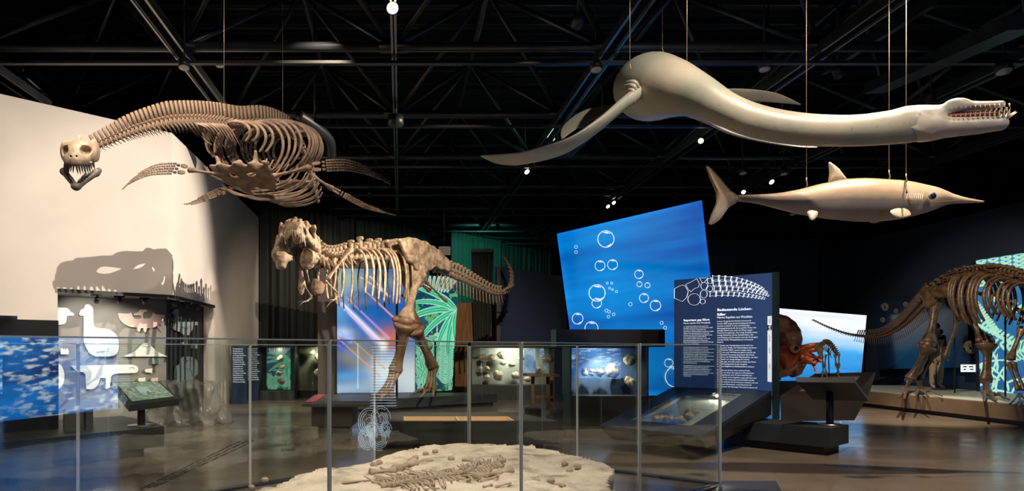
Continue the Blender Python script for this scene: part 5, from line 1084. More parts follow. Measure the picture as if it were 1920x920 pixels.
for i in range(11):
    t_ = i/10; q = bk[int(i*1.3)]; w_ = .36+.24*math.sin(math.pi*min(t_+.2, 1)); h_ = (.75+.55*math.sin(math.pi*(.15+.62*t_)))*(1 if i < 10 else .75)
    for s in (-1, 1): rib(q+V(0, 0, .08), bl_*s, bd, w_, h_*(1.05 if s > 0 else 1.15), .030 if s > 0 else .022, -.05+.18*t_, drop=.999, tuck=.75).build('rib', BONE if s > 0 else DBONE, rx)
for i in range(3):                                # neck ribs
    q = nk[4+i*2 if i < 2 else 8]
    for s in (-1, 1): rib(q, bl_*s, bd, .24, .75+.2*i, .026, -.05, drop=.999).build('rib', BONE, rx)
def ilium(p):                                     # x lateral thickness, y along body, z up
    q = p.copy(); x, y, z = q[..., 0], q[..., 1], q[..., 2]
    d = ell(q, (0, 0, .06), (.075, .80, .25)); d = np.maximum(d, -(z+.12+.25*np.abs(y))+0); d = su(d, rcone(q, (.02, -.10, -.05), (.03, -.12, -.34), .14, .13, (.6, 1, 1)), .10); d = su(d, rcone(q, (.02, .26, -.05), (.02, .30, -.25), .10, .09, (.6, 1, 1)), .10)
    d = ss(d, ell(q, (.06, .10, -.30), (.20, .15, .15)), .03); d = ss(d, ell(q, (.12, -.2, .22), (.06, .35, .14)), .06); return d+wob(p, 7, .022, 8)
yaw_ = math.atan2(bd.y, bd.x)
for s_ in (1, -1):
    c_ = (783, 478); oc = P(789, 480, 18.05)+bl_*.17*s_; kx = 1/math.cos(yaw_)
    out_ = [(733, 460), (742, 453), (762, 450), (786, 454), (806, 463), (822, 477), (830, 492), (824, 501), (808, 499), (797, 496), (788, 506), (776, 512), (764, 508), (758, 499), (748, 494), (741, 478)]
    o = plate('hip_blade', [(c_[0]+(x-c_[0])*kx*1.08, y) for x, y in out_], c_, 18.0, .06, BONE, rx, yaw_, .014, 70); o.location = oc
def pubis(p):
    d = rcone(p, (0, 0, 0), (0, -.15, -.75), .09, .06); d = su(d, ell(p, (0, -.12, -.85), (.07, .26, .10)), .08); return d+wob(p, 9, .01, 4)
o = obj('pubis', snet('pubis', pubis, (-.2, -.5, -1.05), (.2, .3, .15), 50), LEGBONE); o.matrix_world = Matrix.Translation(P(764, 515, 18.0))@frame(bd).to_4x4()@Matrix.Scale(.62, 4); o.parent = rx; o.matrix_parent_inverse = worldmat(rx).inverted()
for a_, b_, r in ((P(790, 520, 18.3), P(838, 566, 18.9), .05), (P(786, 530, 18.4), P(806, 545, 18.7), .075)): longbone(a_, b_, r, ends=(1.6, .8)).build('ischium', LEGBONE, rx)
# legs
def leg(hip, knee, ankle, foot, toes, r, material, parent, meta=3, low=None):
    low = low or material
    hip, knee, ankle, foot = map(Vector, (hip, knee, ankle, foot)); longbone(hip, knee, r, ends=(1.05, 1.15), seg=14, asp=.85).build('femur', material, parent)
    MB().ball(hip+V(0, 0, .02), (r*1.2, r*1.2, r*1.3), 12).build('femur_head', material, parent)
    m = MB(); m.ball(knee, (r*1.35, r*1.2, r*.9), 12); m.ball(knee+V(-r*1.25, 0, r*.3), (r*.8, r*.6, r*.5), 8); m.build('knee', low, parent)
    longbone(knee+V(0, 0, -.02), ankle, r*.95, ends=(1.5, .95), seg=14).build('tibia', low, parent); s = (ankle-knee).cross(V(0, 1, 0)).normalized()
    longbone(knee+s*r*.9, ankle+s*r*.5, r*.38).build('fibula', low, parent); MB().ball(ankle, (r*1.05, r*.9, r*.65), 10).build('ankle', low, parent)
    for k in range(meta):
        o_ = (k-(meta-1)/2)*r*.85; sd = (Vector(toes[0])-Vector(toes[-1])); sd = sd.normalized() if sd.length > 0 else V(1, 0, 0)
        longbone(ankle-sd*o_*.5, foot-sd*o_, r*.42, n=2).build('metatarsal', low, parent)
    for k, tq in enumerate(toes):
        tq = Vector(tq); st = foot-sd*((k-(len(toes)-1)/2)*r*.85); m = MB(); pr = st
        for i in range(4):
            nx = st.lerp(tq, (i+1)/4); nx.z = max(nx.z, tq.z)+(.06*r*10*(.6 if i == 1 else 0)); rr = r*(.40-.06*i); m.tube([pr, pr.lerp(nx, .15), pr.lerp(nx, .5), pr.lerp(nx, .85), nx], [rr*.8, rr, rr*.7, rr*.95, rr*.6 if i < 3 else .006], 8); pr = nx
        m.build('toe', low, parent)
zf = .35
def on_z(px, py, z): return G(px, py, z)
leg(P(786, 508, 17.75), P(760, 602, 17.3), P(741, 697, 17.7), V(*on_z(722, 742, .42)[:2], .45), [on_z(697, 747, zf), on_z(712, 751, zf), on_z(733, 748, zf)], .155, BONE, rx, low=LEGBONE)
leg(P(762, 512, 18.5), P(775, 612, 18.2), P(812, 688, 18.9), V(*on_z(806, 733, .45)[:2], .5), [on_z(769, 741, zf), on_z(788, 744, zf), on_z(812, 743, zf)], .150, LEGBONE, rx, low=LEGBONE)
for px, Y_, y1 in ((744, 18.1, 560), (816, 19.2, 640)):
    q = P(px, 745, Y_); MB().tube([V(q.x, q.y, .32), P(px, y1, Y_)], .028, 8).build('support_post', BLACK, rx)
q = P(790, 520, 18.3)
# shoulder, arms
longbone(P(657, 466, 15.75), P(613, 524, 15.3), .075, ends=(1.3, .75), asp=.5).build('shoulder_blade', BONE, rx)
def lump(size, seed, amp=.12):
    s = np.array(size); return lambda p: (nrm(p/s)-1+wob(p/s, 2.5, amp, seed)+wob(p/s, 7, amp*.3, seed+2))*min(size)*.8
plate('coracoid', [(588, 524), (604, 528), (612, 534), (611, 548), (603, 553), (592, 552), (586, 543)], (600, 540), 15.2, .07, LEGBONE, rx, .3)
plate('coracoid', [(563, 510), (567, 508), (571, 520), (573, 534), (570, 548), (565, 552), (560, 540), (561, 524)], (567, 530), 15.6, .05, BONE, rx)
for sh, el, wr, tips in (((612, 528, 15.2), (634, 550, 15.1), (627, 562, 15.0), ((612, 576), (617, 565))), ((570, 534, 15.5), (584, 556, 15.4), (574, 565, 15.3), ((557, 568), (561, 573)))):
    longbone(P(*sh), P(*el), .028).build('humerus', BONE, rx)
    for s in (0, 1.6): longbone(P(el[0]+s, el[1]+s, el[2]), P(wr[0]+s, wr[1], wr[2]), .016).build('forearm_bone', BONE, rx)
    for tx, ty in tips: longbone(P(*wr), P(tx, ty, wr[2]-.05), .015, bend=V(0, -.02, .02), ends=(1, .3)).build('finger', BONE, rx)
longbone(P(575, 505, 15.5), P(580, 530, 15.4), .02).build('wishbone', BONE, rx)
# skull: x lateral, y towards the snout, z up
def rskull(p):
    x, y, z = np.abs(p[..., 0]), p[..., 1], p[..., 2]; q = np.stack([x, y, z], -1)
    wd = .43-.235*np.clip((y-.25)/.45, 0, 1)**.9; top = .335-.115*y-.10*np.clip((y-.85)/.4, 0, 1)**2; bot = -.12+.16*np.clip((.45-y)/.5, 0, 1)*-1.2
    wt = wd*(.62+.38*np.clip((top-z)/.35, 0, 1)); out = np.maximum(np.maximum(x-wt, z-top), np.maximum(bot-z, np.maximum(-y, y-1.22)))
    out = np.maximum(out, (nrm(np.stack([x/.20, (y-1.0)/.24, (z-.02)/.25], -1))-1)*.15*(y > 1.0)-5*(y <= 1.0)); wi = wt-.055
    inn = np.maximum(np.maximum(x-wi, z-(top-.10)), np.maximum(-y-.1, y-1.10)); d = np.maximum(out, -inn)
    d = ss(d, ell(q, (.3, .34, .13), (.5, .10, .115)), .02); d = ss(d, ell(q, (.3, .70, .05), (.5, .15, .09)), .02); d = ss(d, ell(q, (.3, .12, .08), (.5, .055, .15)), .02)
    d = ss(d, ell(q, (.3, .96, .10), (.5, .05, .03)), .015); d = ss(d, ell(q, (.065, 1.18, .13), (.030, .10, .038)), .01)
    d = su(d, ell(q, (.20, .50, .23), (.04, .16, .05)), .05); d = su(d, ell(q, (.34, .22, .20), (.05, .12, .10)), .06); d = ss(d, ell(q, (.3, .36, .10), (.5, .12, .11)), .015); d = ss(d, ell(q, (.3, .72, .06), (.5, .13, .07)), .015); d = su(d, rcone(q, (0, .05, .22), (0, 1.05, .20), .05, .03), .03)
    d = su(d, rcone(q, (.39, .02, .06), (.45, .02, -.24), .065, .055), .05); d = su(d, rcone(q, (.44, .05, -.20), (.24, .75, -.10), .05, .04), .03)
    d = su(d, ell(q, (0, .0, .10), (.14, .13, .16)), .04); return d+wob(p, 13, .012, 6)+wob(p, 30, .004, 7)
hd = V(.07, -1, .09).normalized(); srot = frame(hd, (0.05, 0, 1)).to_4x4()
def put(o, M): o.matrix_world = M; o.parent = rx; o.matrix_parent_inverse = worldmat(rx).inverted()
RS = obj('skull', snet('skull', rskull, (-.5, -.2, -.42), (.5, 1.32, .42), 120), BONE); RM = Matrix.Translation(P(559, 452, 15.15))@srot@Matrix.Scale(.98, 4); put(RS, RM)
for s in (-1, 1):
    for k in range(12):
        t_ = k/11; y = 1.20-.62*t_-.10*0; x = s*(.018+.135*math.sin(min(t_*2.4, 1.57))); y = 1.19-.66*max(0, t_-.12) if t_ > .12 else 1.20
        tooth(RS, RM@V(x*1.15, y+.02, -.08), RM.to_3x3()@V(s*.1, .15, -1), R.uniform(.12, .19)*(1 if k > 1 else .8), wd=1.25, mesh=TMB)
for out_, c_, Y_, tx, yw in (([(512, 472), (518, 466), (528, 471), (538, 476), (550, 477), (549, 488), (538, 492), (531, 503), (523, 500), (518, 488), (513, 479)], (530, 484), 14.75, 1, .5), ([(566, 476), (574, 468), (585, 467), (595, 473), (597, 484), (592, 494), (582, 500), (571, 500), (563, 492)], (581, 484), 14.9, -1, -.5)):
    o = plate('lower_jaw', out_, c_, Y_, .11, BONE, rx, yw, .03)
    for j in range(6): tooth(o, P(c_[0]+(j-1)*tx*3.0, c_[1]-10, Y_+.02*j), (0, -.1, 1), R.uniform(.07, .12), wd=1.6, mesh=TMB)
m = MB()
for i in range(9): m.tube([P(545+i*3.4, 462+R.uniform(-6, 4), 15.2), P(552+i*3.2, 478+R.uniform(-4, 6), 15.3), P(560+i*4, 492+R.uniform(-6, 10), 15.4)], [.014, .02, .010], 6, n=3)
m.build('throat_bones', DBONE, rx)


# ------------------------------------------------------------------ brown skeleton on the right platform
ig = empty('dark_dinosaur_skeleton', P(1800, 740, 17.5), 'dark brown four-footed dinosaur skeleton with long tail on the right platform', 'skeleton')
tl = path([P(1523, 599, 22.4), P(1560, 616, 22.1), P(1600, 628, 21.7), P(1650, 630, 20.9), P(1690, 612, 20.2), P(1722, 582, 19.6), P(1748, 556, 19.1)], 62)
VI = vert_mesh('tail_vertebra', 2.1, .5, -.45, .7, chev=1.9, cr=.5, th=.24); VI.materials.append(DBONE); VI2 = vert_mesh('tail_tip_vertebra', .4, .5, -.1, .3, chev=.4, cr=.5); VI2.materials.append(DBONE)
for i in range(62):
    d = tl[i+1]-tl[i]; t_ = i/61; s = .035+.125*t_**1.3; place(VI if t_ > .30 else VI2, 'tail_vertebra', ig, (tl[i]+tl[i+1])/2, -d, s=(s, d.length, s*(1 if t_ < .3 else 1.1)))
bk = path([P(1748, 556, 19.1), P(1775, 533, 18.7), P(1815, 520, 18.0), P(1862, 518, 17.1), P(1915, 530, 16.2), P(1970, 548, 15.3)], 30)
VI3 = vert_mesh('back_vertebra', 1.25, .95, -.1, .8, cr=.6, th=.5, knob=1); VI3.materials.append(DBONE)
for i in range(30): d = bk[i+1]-bk[i]; place(VI3, 'back_vertebra', ig, (bk[i]+bk[i+1])/2, -d, s=(.145, d.length, .135+.02*R.random()))
m = MB()
for i in range(70): a_ = R.randrange(0, 27); q = bk[a_]+V(R.uniform(-.12, .05), 0, R.uniform(.05, .24)); m.tube([q, q+(bk[min(a_+3, 30)]-bk[a_])*R.uniform(.6, 1)+V(0, 0, R.uniform(-.08, .08))], [.014, .010], 5)
tag(m.build('ossified_tendons', DBONE, ig), kind='stuff')
for i in range(13):
    q = bk[9+i+int(i*.4)]; t_ = i/12; d = V(0, -1, 0)
    for s in (-1, 1): rib(q, V(s, 0, 0), d, .52+.12*math.sin(math.pi*t_), (.85+.45*math.sin(math.pi*min(t_*1.2+.1, 1))), .038, .10-.35*0, drop=.999).build('rib', DBONE, ig)
def ilium2(p):
    q = p.copy(); d = ell(q, (0, 0, 0), (.09, .62, .17)); d = su(d, rcone(q, (0, .1, 0), (0, .12, -.28), .15, .13, (.7, 1, 1)), .1); d = su(d, rcone(q, (0, -.4, .05), (0, -.85, -.10), .07, .04), .06); return d+wob(p, 8, .03, 2)
im = snet('hip_blade', ilium2, (-.3, -1, -.5), (.3, .75, .3), 60)
for s in (-1, 1): o = obj('hip_blade', im, DBONE); o.location = P(1770, 548, 18.7)+V(s*.28, 0, 0); o.parent = ig; o.matrix_parent_inverse = worldmat(ig).inverted()
zf = .465; F_ = lambda px, py: G(px, py, zf)
leg(P(1756, 562, 18.75), P(1741, 645, 18.6), P(1706, 712, 18.9), V(*F_(1697, 736)[:2], .52), [F_(1686, 744), F_(1696, 747)], .125, DBONE, ig)
leg(P(1752, 570, 19.2), P(1752, 655, 19.3), P(1722, 712, 19.2), V(*F_(1726, 736)[:2], .54), [F_(1716, 744), F_(1742, 744), F_(1768, 742)], .10, DBONE, ig)
leg(P(1808, 585, 17.9), P(1850, 640, 17.4), P(1849, 714, 17.3), V(*F_(1850, 742)[:2], .53), [F_(1846, 752), F_(1868, 750), F_(1893, 749)], .13, DBONE, ig)
longbone(P(1802, 582, 18.1), P(1772, 670, 18.3), .06, ends=(1.4, 1)).build('pubis', DBONE, ig)
longbone(P(1868, 548, 16.7), P(1922, 590, 16.2), .085, ends=(1.5, 1.1), asp=.5).build('shoulder_blade', DBONE, ig)
longbone(P(1918, 612, 16.0), P(1893, 675, 15.9), .08).build('humerus', DBONE, ig)
for s in (0, 9): longbone(P(1890+s, 678, 15.9), P(1910+s*1.2, 732, 15.7), .05).build('forearm_bone', DBONE, ig)
for tx, ty in ((1893, 758), (1912, 762), (1930, 756)): longbone(P(1912, 738, 15.7), G(tx, ty, .475), .03, ends=(1, .5)).build('finger', DBONE, ig)
for px, Y_ in ((1790, 18.4), (1885, 16.8)): q = P(px, 0, Y_); MB().tube([V(q.x, q.y, .42), V(q.x, q.y, P(px, 530, Y_).z)], .02, 6).build('support_post', BLACK, ig)

# small skeleton on the low vitrine
sm = empty('small_standing_skeleton', P(1558, 712, 14.2), 'small brown dinosaur skeleton on a thin rod above the low vitrine', 'skeleton'); SB = mat('small_brown_bone', (.20, .12, .06), .5, c2=(.40, .26, .15), scale=14, bump=.4, bscale=60); Y_ = 14.2
sp = path([P(1537, 652, 13.9), P(1545, 643, 14.0), P(1555, 644, 14.2), P(1564, 655, 14.4), P(1570, 666, 14.6)], 12); VS = vert_mesh('back_vertebra', .6, .6, 0, .5, cr=.6, knob=1, th=.3); VS.materials.append(SB)
for i in range(12): d = sp[i+1]-sp[i]; place(VS, 'back_vertebra', sm, sp[i], d, s=(.055, d.length, .055))
def sskull(p): d = rcone(p, (0, 0, 0), (0, -.05, -.17), .058, .022); d = su(d, ell(p, (0, .06, .05), (.075, .04, .08)), .04); q = np.stack([np.abs(p[..., 0]), p[..., 1], p[..., 2]], -1); return ss(d, ell(q, (.06, -.06, -.02), (.035, .06, .035)), .01)
o = obj('skull', snet('skull', sskull, (-.15, -.2, -.28), (.15, .2, .2), 40), SB, sm); o.location = P(1537, 655, 13.9)-Vector(sm.location); o.matrix_parent_inverse = Matrix()
for i in range(7):
    q = sp[3+i]
    for s in (-1, 1): rib(q, V(s, .3, 0).normalized(), V(.5, .8, 0), .07, .16, .009, 0).build('rib', SB, sm)
for pts in (((1541, 664), (1544, 685), (1543, 698), (1541, 711)), ((1549, 664), (1546, 684), (1549, 698), (1551, 711)), ((1565, 664), (1568, 684), (1572, 698), (1572, 711)), ((1573, 662), (1573, 685), (1570, 700), (1577, 711))):
    for (x0, y0), (x1, y1) in zip(pts, pts[1:]): longbone(P(x0, y0, 14.1), P(x1, y1, 14.1), .022).build('limb_bone', SB, sm)
MB().tube([P(1555, 716, 14.2), P(1553, 642, 14.2)], .012, 6).build('rod', BLACK, sm)

# ------------------------------------------------------------------ ammonite model
AM = mat('brown_shell', (.10, .035, .018), .45, c2=(.34, .20, .12), scale=4, c3=(.17, .065, .03)); AMO = mat('orange_skin', (.42, .075, .012), .4, c2=(.16, .025, .008), scale=3)
t = empty('ammonite_model', P(1462, 712, 17.5), 'large brown ammonite model with orange tentacles on a thin post', 'ammonite model'); Y_ = 17.5; KX = Y_/FPX; c = P(1457, 640, Y_)
m = MB(); pts = []; rad = []
for k in range(330):
    th_ = k*(7*math.pi/329); a_ = -.95-th_; rr = 66*KX*math.exp(-.078*th_)*.76; pts.append(c+V(math.cos(a_)*rr, 0, math.sin(a_)*rr)); q = rr*.32*(1+.035*math.sin(k*1.15)); rad.append((q*1.25, q))
m.tube(pts, rad, 18, up=(0, 1, 0)); m.ball(c, (30*KX, .10, 30*KX), 20); m.tube([pts[0]+V(-.1, 0, -.05), pts[0], P(1478, 672, Y_-.05), P(1490, 664, Y_-.1)], [.30, .31, .30, .22], 18, n=4); m.build('shell', AM, t)
MB().tube([P(1462, 712, Y_), c], .03, 8).build('post', BLACK, t)
MB().tube([P(1462, 672, Y_-.2), P(1475, 668, Y_-.2), P(1490, 664, Y_-.2), P(1508, 662, Y_-.2)], [.26, .27, .20, .11], 14, n=5).build('head', AMO, t)
q = P(1490, 653, Y_-.55); m = MB(); m.ball(q, (.11, .09, .11), 14); o = m.build('eye', mat('eye_ring', (.35, .18, .08), .3), t); o2 = MB().ball(q+V(0, -.06, 0), (.06, .05, .06), 12).build('pupil', mat('black_eye', (.01, .01, .012), .08), o)
for tp_ in (((1500, 655), (1520, 648), (1540, 644), (1551, 639)), ((1502, 660), (1520, 656), (1536, 655), (1548, 652)), ((1504, 664), (1520, 666), (1532, 670), (1546, 669)), ((1502, 668), (1514, 674), (1524, 680), (1534, 681)), ((1500, 672), (1515, 676), (1526, 684), (1530, 702)), ((1500, 658), (1512, 650), (1530, 652), (1544, 658)), ((1500, 670), (1520, 678), (1534, 676), (1546, 680))):
    MB().tube([P(x, y, Y_-.25+R.uniform(-.15, .15)) for x, y in tp_], [.09, .065, .04, .008], 8, n=5).build('tentacle', AMO, t)
m = MB(); m.extrude([P(1484, 672, Y_-.3), P(1500, 678, Y_-.35), P(1512, 684, Y_-.3), P(1506, 690, Y_-.3), P(1492, 682, Y_-.3)], (0, .12, 0)); m.build('jaw_flap', AM, t)

# ------------------------------------------------------------------ pale long-necked model
def skin(name, base, c2, belly=None, freckle=(.25, .2, .16)):
    m = mat(name, base, .42, c2=c2, scale=1.6, bump=.15, bscale=12, lo=.35, hi=.65); N = m.node_tree.nodes; L = m.node_tree.links; b = N['Principled BSDF']; link = b.inputs['Base Color'].links[0]; src = link.from_socket
    tc = [n for n in N if n.type == 'TEX_COORD'][0]; v = N.new('ShaderNodeTexNoise'); v.inputs['Scale'].default_value = 26; v.inputs['Detail'].default_value = 3; L.new(tc.outputs['Object'], v.inputs[0])
    r = N.new('ShaderNodeValToRGB'); r.color_ramp.elements[0].position = .66; r.color_ramp.elements[1].position = .74; L.new(v.outputs[0], r.inputs[0])
    mx = N.new('ShaderNodeMix'); mx.data_type = 'RGBA'; L.new(r.outputs[0], mx.inputs['Factor']); L.new(src, mx.inputs[6]); mx.inputs[7].default_value = (*freckle, 1); L.new(mx.outputs[2], b.inputs['Base Color']); return m
def countershade(m, z0, z1, dark):
    N = m.node_tree.nodes; L = m.node_tree.links; b = N['Principled BSDF']; src = b.inputs['Base Color'].links[0].from_socket; tc = [n for n in N if n.type == 'TEX_COORD'][0]
    sx = N.new('ShaderNodeSeparateXYZ'); L.new(tc.outputs['Object'], sx.inputs[0]); mr = N.new('ShaderNodeMapRange'); mr.inputs[1].default_value = z0; mr.inputs[2].default_value = z1; L.new(sx.outputs[2], mr.inputs[0])
    mx = N.new('ShaderNodeMix'); mx.data_type = 'RGBA'; L.new(mr.outputs[0], mx.inputs['Factor']); L.new(src, mx.inputs[6]); mx.inputs[7].default_value = (*dark, 1); L.new(mx.outputs[2], b.inputs['Base Color'])
PSK = skin('pale_grey_green_skin', (.27, .31, .25), (.46, .41, .33)); PSKL = skin('cream_skin', (.55, .50, .42), (.46, .44, .38))
pm = empty('marine_reptile_model', P(1230, 165, 9.8), 'hanging pale grey-green life-size model of a long-necked toothed marine reptile', 'animal model')
m = MB()
spn = [P(1212, 160, 12.8), P(1213, 160, 12.2), P(1216, 162, 11.4), P(1220, 163, 10.6), P(1226, 163, 9.95), P(1262, 166, 9.35), P(1310, 180, 8.95), P(1360, 205, 8.7), P(1420, 228, 8.5), P(1500, 242, 8.25), P(1590, 245, 8.0), P(1660, 240, 7.85), P(1705, 233, 7.75), P(1745, 228, 7.7)]
rad = [(.04, .04), (.16, .18), (.38, .36), (.50, .45), (.49, .44), (.37, .35), (.245, .25), (.185, .195), (.17, .185), (.16, .175), (.145, .165), (.15, .175), (.155, .19), (.15, .17)]
m.tube(spn, rad, 28, n=10, up=(0, 0, 1)); body = m.build('body', PSK, pm)
def blade(pts, w_, th, wdir, root=.5):
    m_ = MB(); k = len(pts); m_.tube([Vector(p) for p in pts], [(w_*f, th*g) for f, g in zip(np.interp(np.linspace(0, 1, k), [0, .18, .45, .8, 1], [root, .75, 1, .7, .08]), np.interp(np.linspace(0, 1, k), [0, .3, 1], [1.5, 1, .15]))], 16, n=8, up=Vector(wdir)); return m_
# width of blade is along r = d x up, so up is the thickness direction
blade([P(1200, 172, 9.5), P(1165, 198, 9.3), P(1120, 236, 9.1), P(1060, 274, 8.95), P(985, 295, 8.8), P(940, 298, 8.75), P(902, 292, 8.7)], .145, .055, (-.5, .35, .75), .8).build('front_flipper', PSK, pm)
blade([P(1262, 200, 9.55), P(1320, 222, 9.4), P(1370, 246, 9.3), P(1430, 262, 9.2), P(1490, 272, 9.1), P(1532, 276, 9.05)], .13, .04, (.3, -.5, .8), .8).build('front_flipper', PSK, pm)
blade([P(1190, 190, 11.6), P(1150, 205, 11.5), P(1105, 215, 11.4), P(1070, 238, 11.3), P(1054, 260, 11.2)], .20, .03, (-.5, -.7, .6), .6).build('rear_flipper', PSK, pm)
blade([P(1270, 178, 11.6), P(1330, 177, 11.5), P(1390, 178, 11.4), P(1450, 183, 11.3), P(1502, 196, 11.2)], .13, .025, (.2, .45, .9), .6).build('rear_flipper', PSK, pm)
for k, (x0, y0, x1, y1) in enumerate(((1170, 160, 1196, 176), (1172, 168, 1192, 186), (1176, 178, 1190, 194), (1172, 154, 1200, 168))):    # shoulder folds
    MB().tube([P(x0, y0, 9.42), P((x0+x1)/2+4, (y0+y1)/2-7, 9.32), P(x1, y1, 9.38)], [.01, .03, .01], 8, n=5).build('skin_fold', PSK, pm)
def phead(p):   # y forward, x lateral, z up ; origin at head joint
    x, y, z = np.abs(p[..., 0]), p[..., 1], p[..., 2]; q = np.stack([x, y, z], -1)
    d = rcone(q, (0, -.05, 0), (0, .25, .0), .165, .16, (.95, 1, 1)); low_ = rcone(q, (0, .2, -.055), (0, .80, -.065), .135, .078, (1.15, 1, .9)); upj = rcone(q, (0, .15, .095), (0, .80, .125), .10, .036, (1.3, 1, .8))
    d = su(d, low_, .05); d = su(d, upj, .04); d = su(d, ell(q, (.07, .44, .165), (.055, .10, .045)), .03); d = su(d, ell(q, (0, .50, .12), (.10, .16, .04)), .04)
    lo_ = .030-.10*(y-.36)*.55; hi_ = .045+.058*np.clip((y-.36)/.2, 0, 1)
    wedge = np.maximum(np.maximum(lo_-z, z-hi_), np.maximum(.37-y, x-.4)); d = ss(d, wedge, .008)
    d = su(d, rcone(q, (.13, .05, -.05), (.10, .25, -.13), .03, .01), .04); return d+wob(p, 30, .0025, 3)+wob(p, 9, .004, 5)
hdir = (P(1845, 222, 7.45)-P(1690, 236, 7.8)).normalized(); HM = Matrix.Translation(P(1690, 236, 7.8))@frame(hdir).to_4x4()@Matrix.Diagonal((1, 1.02, 1, 1))
ho = obj('head', snet('head', phead, (-.26, -.25, -.24), (.26, .95, .28), 120), PSKL); ho.matrix_world = HM; ho.parent = pm; ho.matrix_parent_inverse = worldmat(pm).inverted()
RED = mat('dark_red_mouth', (.14, .025, .015), .45); m = MB(); m.tube([HM@V(0, .30, .03), HM@V(0, .5, .03), HM@V(0, .7, .03), HM@V(0, .80, .03)], [(.11, .045), (.095, .05), (.075, .045), (.045, .03)], 12, up=HM.to_3x3()@V(0, 0, 1), n=3); m.build('mouth_lining', RED, ho)
TM2 = TM.copy(); TM2.materials.clear(); TM2.materials.append(TOOTH)
for s in (-1, 1):
    for k in range(13):
        t_ = k/12; y = .40+.46*t_; xx = s*(.150-.085*t_**1.5); L = .028+.050*t_
        o = place(TM2, 'tooth', ho, HM@V(xx, y, .022-.055*(y-.36)-.012), HM.to_3x3()@V(s*.2, 1, 0), up=-(HM.to_3x3()@V(s*.30, .15+.5*t_**3, 1)), s=(L*1.1, L*1.1, L))
        o = place(TM2, 'tooth', ho, HM@V(s*(.135-.075*t_**1.5), y, .107), HM.to_3x3()@V(0, 1, 0), up=-(HM.to_3x3()@V(s*.25, .1+.5*t_**3, -1)), s=(L*.8, L*.8, L*.6))
for k in range(5):
    xx = (k-2)*.028; place(TM2, 'tooth', ho, HM@V(xx, .865-.01*abs(k-2), -.02), HM.to_3x3()@V(1, 0, 0), up=-(HM.to_3x3()@V(xx*3, 1, .8)), s=(.06, .06, .085))
m = MB(); m.ball(HM@V(-.105, .46, .165), .022, 10); m.ball(HM@V(.105, .46, .165), .022, 10); m.build('eye', mat('amber_eye', (.45, .22, .08), .15), ho)
for q, lab in ((P(1181, 132, 9.5), 'steel cable on the left shoulder of the pale model'), (P(1288, 132, 9.4), 'steel cable on the right shoulder of the pale model'), (P(1242, 100, 11.0), 'thin steel cable behind the back of the pale model')): hang(0, 0, q, lab, .006 if 'shoulder' in lab else .004)

# ------------------------------------------------------------------ dolphin-like model
FSK = skin('tan_grey_fish_skin', (.30, .245, .19), (.46, .40, .32)); FSKD = skin('brown_fin_skin', (.33, .24, .17), (.42, .33, .25))
fm = empty('fish_reptile_model', P(1580, 375, 8.2), 'hanging tan model of a dolphin-shaped marine reptile with long thin snout', 'animal model'); Yb = 8.7; kk = Yb/FPX; countershade(FSK, P(0, 385, Yb).z, P(0, 338, Yb).z, (.26, .17, .10))
# (x, top, bottom)
prof = [(1376, 366, 378), (1392, 365, 378.5), (1420, 364, 382), (1460, 361, 392), (1500, 354, 402), (1540, 344, 409), (1580, 336, 413), (1620, 334, 415.5), (1660, 336, 414), (1700, 339, 408), (1730, 345, 400), (1752, 350, 393), (1768, 356, 387), (1785, 363, 382.5), (1810, 370, 381), (1845, 376.5, 380)]
m = MB(); m.tube([P(x, (a_+b_)/2, Yb+.25-.35*(x-1376)/470) for x, a_, b_ in prof], [((b_-a_)/2*kk*(.78 if 1400 < x < 1740 else .6 if x <= 1400 else .85), (b_-a_)/2*kk) for x, a_, b_ in prof], 26, n=6, up=(0, 0, 1)); m.build('body', FSK, fm)
def fin(poly, Y0, Y1, th, name, m_=FSKD, r=8):
    """leaf-like fin: outline in the picture plane, thickest in its middle"""
    pts = rounded(poly, r, 5); n_ = len(pts); cx = sum(p[0] for p in pts)/n_; cy = sum(p[1] for p in pts)/n_; mb_ = MB(); vs = []
    Yf = lambda x, y: Y0+(Y1-Y0)*((y-poly[0][1])/max(1e-6, (max(p[1] for p in poly)-min(p[1] for p in poly))))
    rings = ((1, 0), (.93, .35), (.7, .75), (.3, 1)); 
    for sd in (-1, 1):
        for f, g in rings:
            for x, y in pts: X_, Y2 = cx+(x-cx)*f, cy+(y-cy)*f; p = P(X_, Y2, Yf(X_, Y2)); vs.append(p+V(0, sd*th*g, 0))
    fs = []; K = len(rings)
    for s_ in range(2):
        b0 = s_*K*n_
        for k in range(K-1):
            for i in range(n_): q = (b0+k*n_+i, b0+k*n_+(i+1) % n_, b0+(k+1)*n_+(i+1) % n_, b0+(k+1)*n_+i); fs.append(q if s_ else q[::-1])
        q = tuple(b0+(K-1)*n_+i for i in range(n_)); fs.append(q if s_ else q[::-1])
    mb_.add(vs, fs); return mb_.build(name, m_, fm)
fin([(1322, 310), (1330, 312), (1352, 333), (1370, 357), (1384, 366), (1384, 378), (1366, 389), (1352, 410), (1338, 421), (1327, 421), (1336, 402), (1343, 380), (1342, 358), (1333, 334)], Yb+.25, Yb+.25, .035, 'tail_fin', FSK, 6)
fin([(1552, 344), (1555, 325), (1553, 303), (1558, 304), (1572, 315), (1582, 328), (1592, 340), (1575, 345)], Yb+.08, Yb+.08, .035, 'back_fin', FSKD, 5)
fin([(1667, 395), (1680, 390), (1700, 390), (1709, 400), (1707, 406), (1690, 410), (1676, 405)], Yb-.22, Yb-.30, .02, 'side_fin', FSKD, 6)
fin([(1512, 397), (1520, 393), (1534, 396), (1533, 404), (1526, 413), (1519, 413)], Yb-.12, Yb-.2, .018, 'side_fin', FSKD, 4)
fin([(1626, 413), (1650, 409), (1660, 412), (1640, 419), (1632, 418)], Yb+.05, Yb+.1, .015, 'side_fin', FSK, 4)
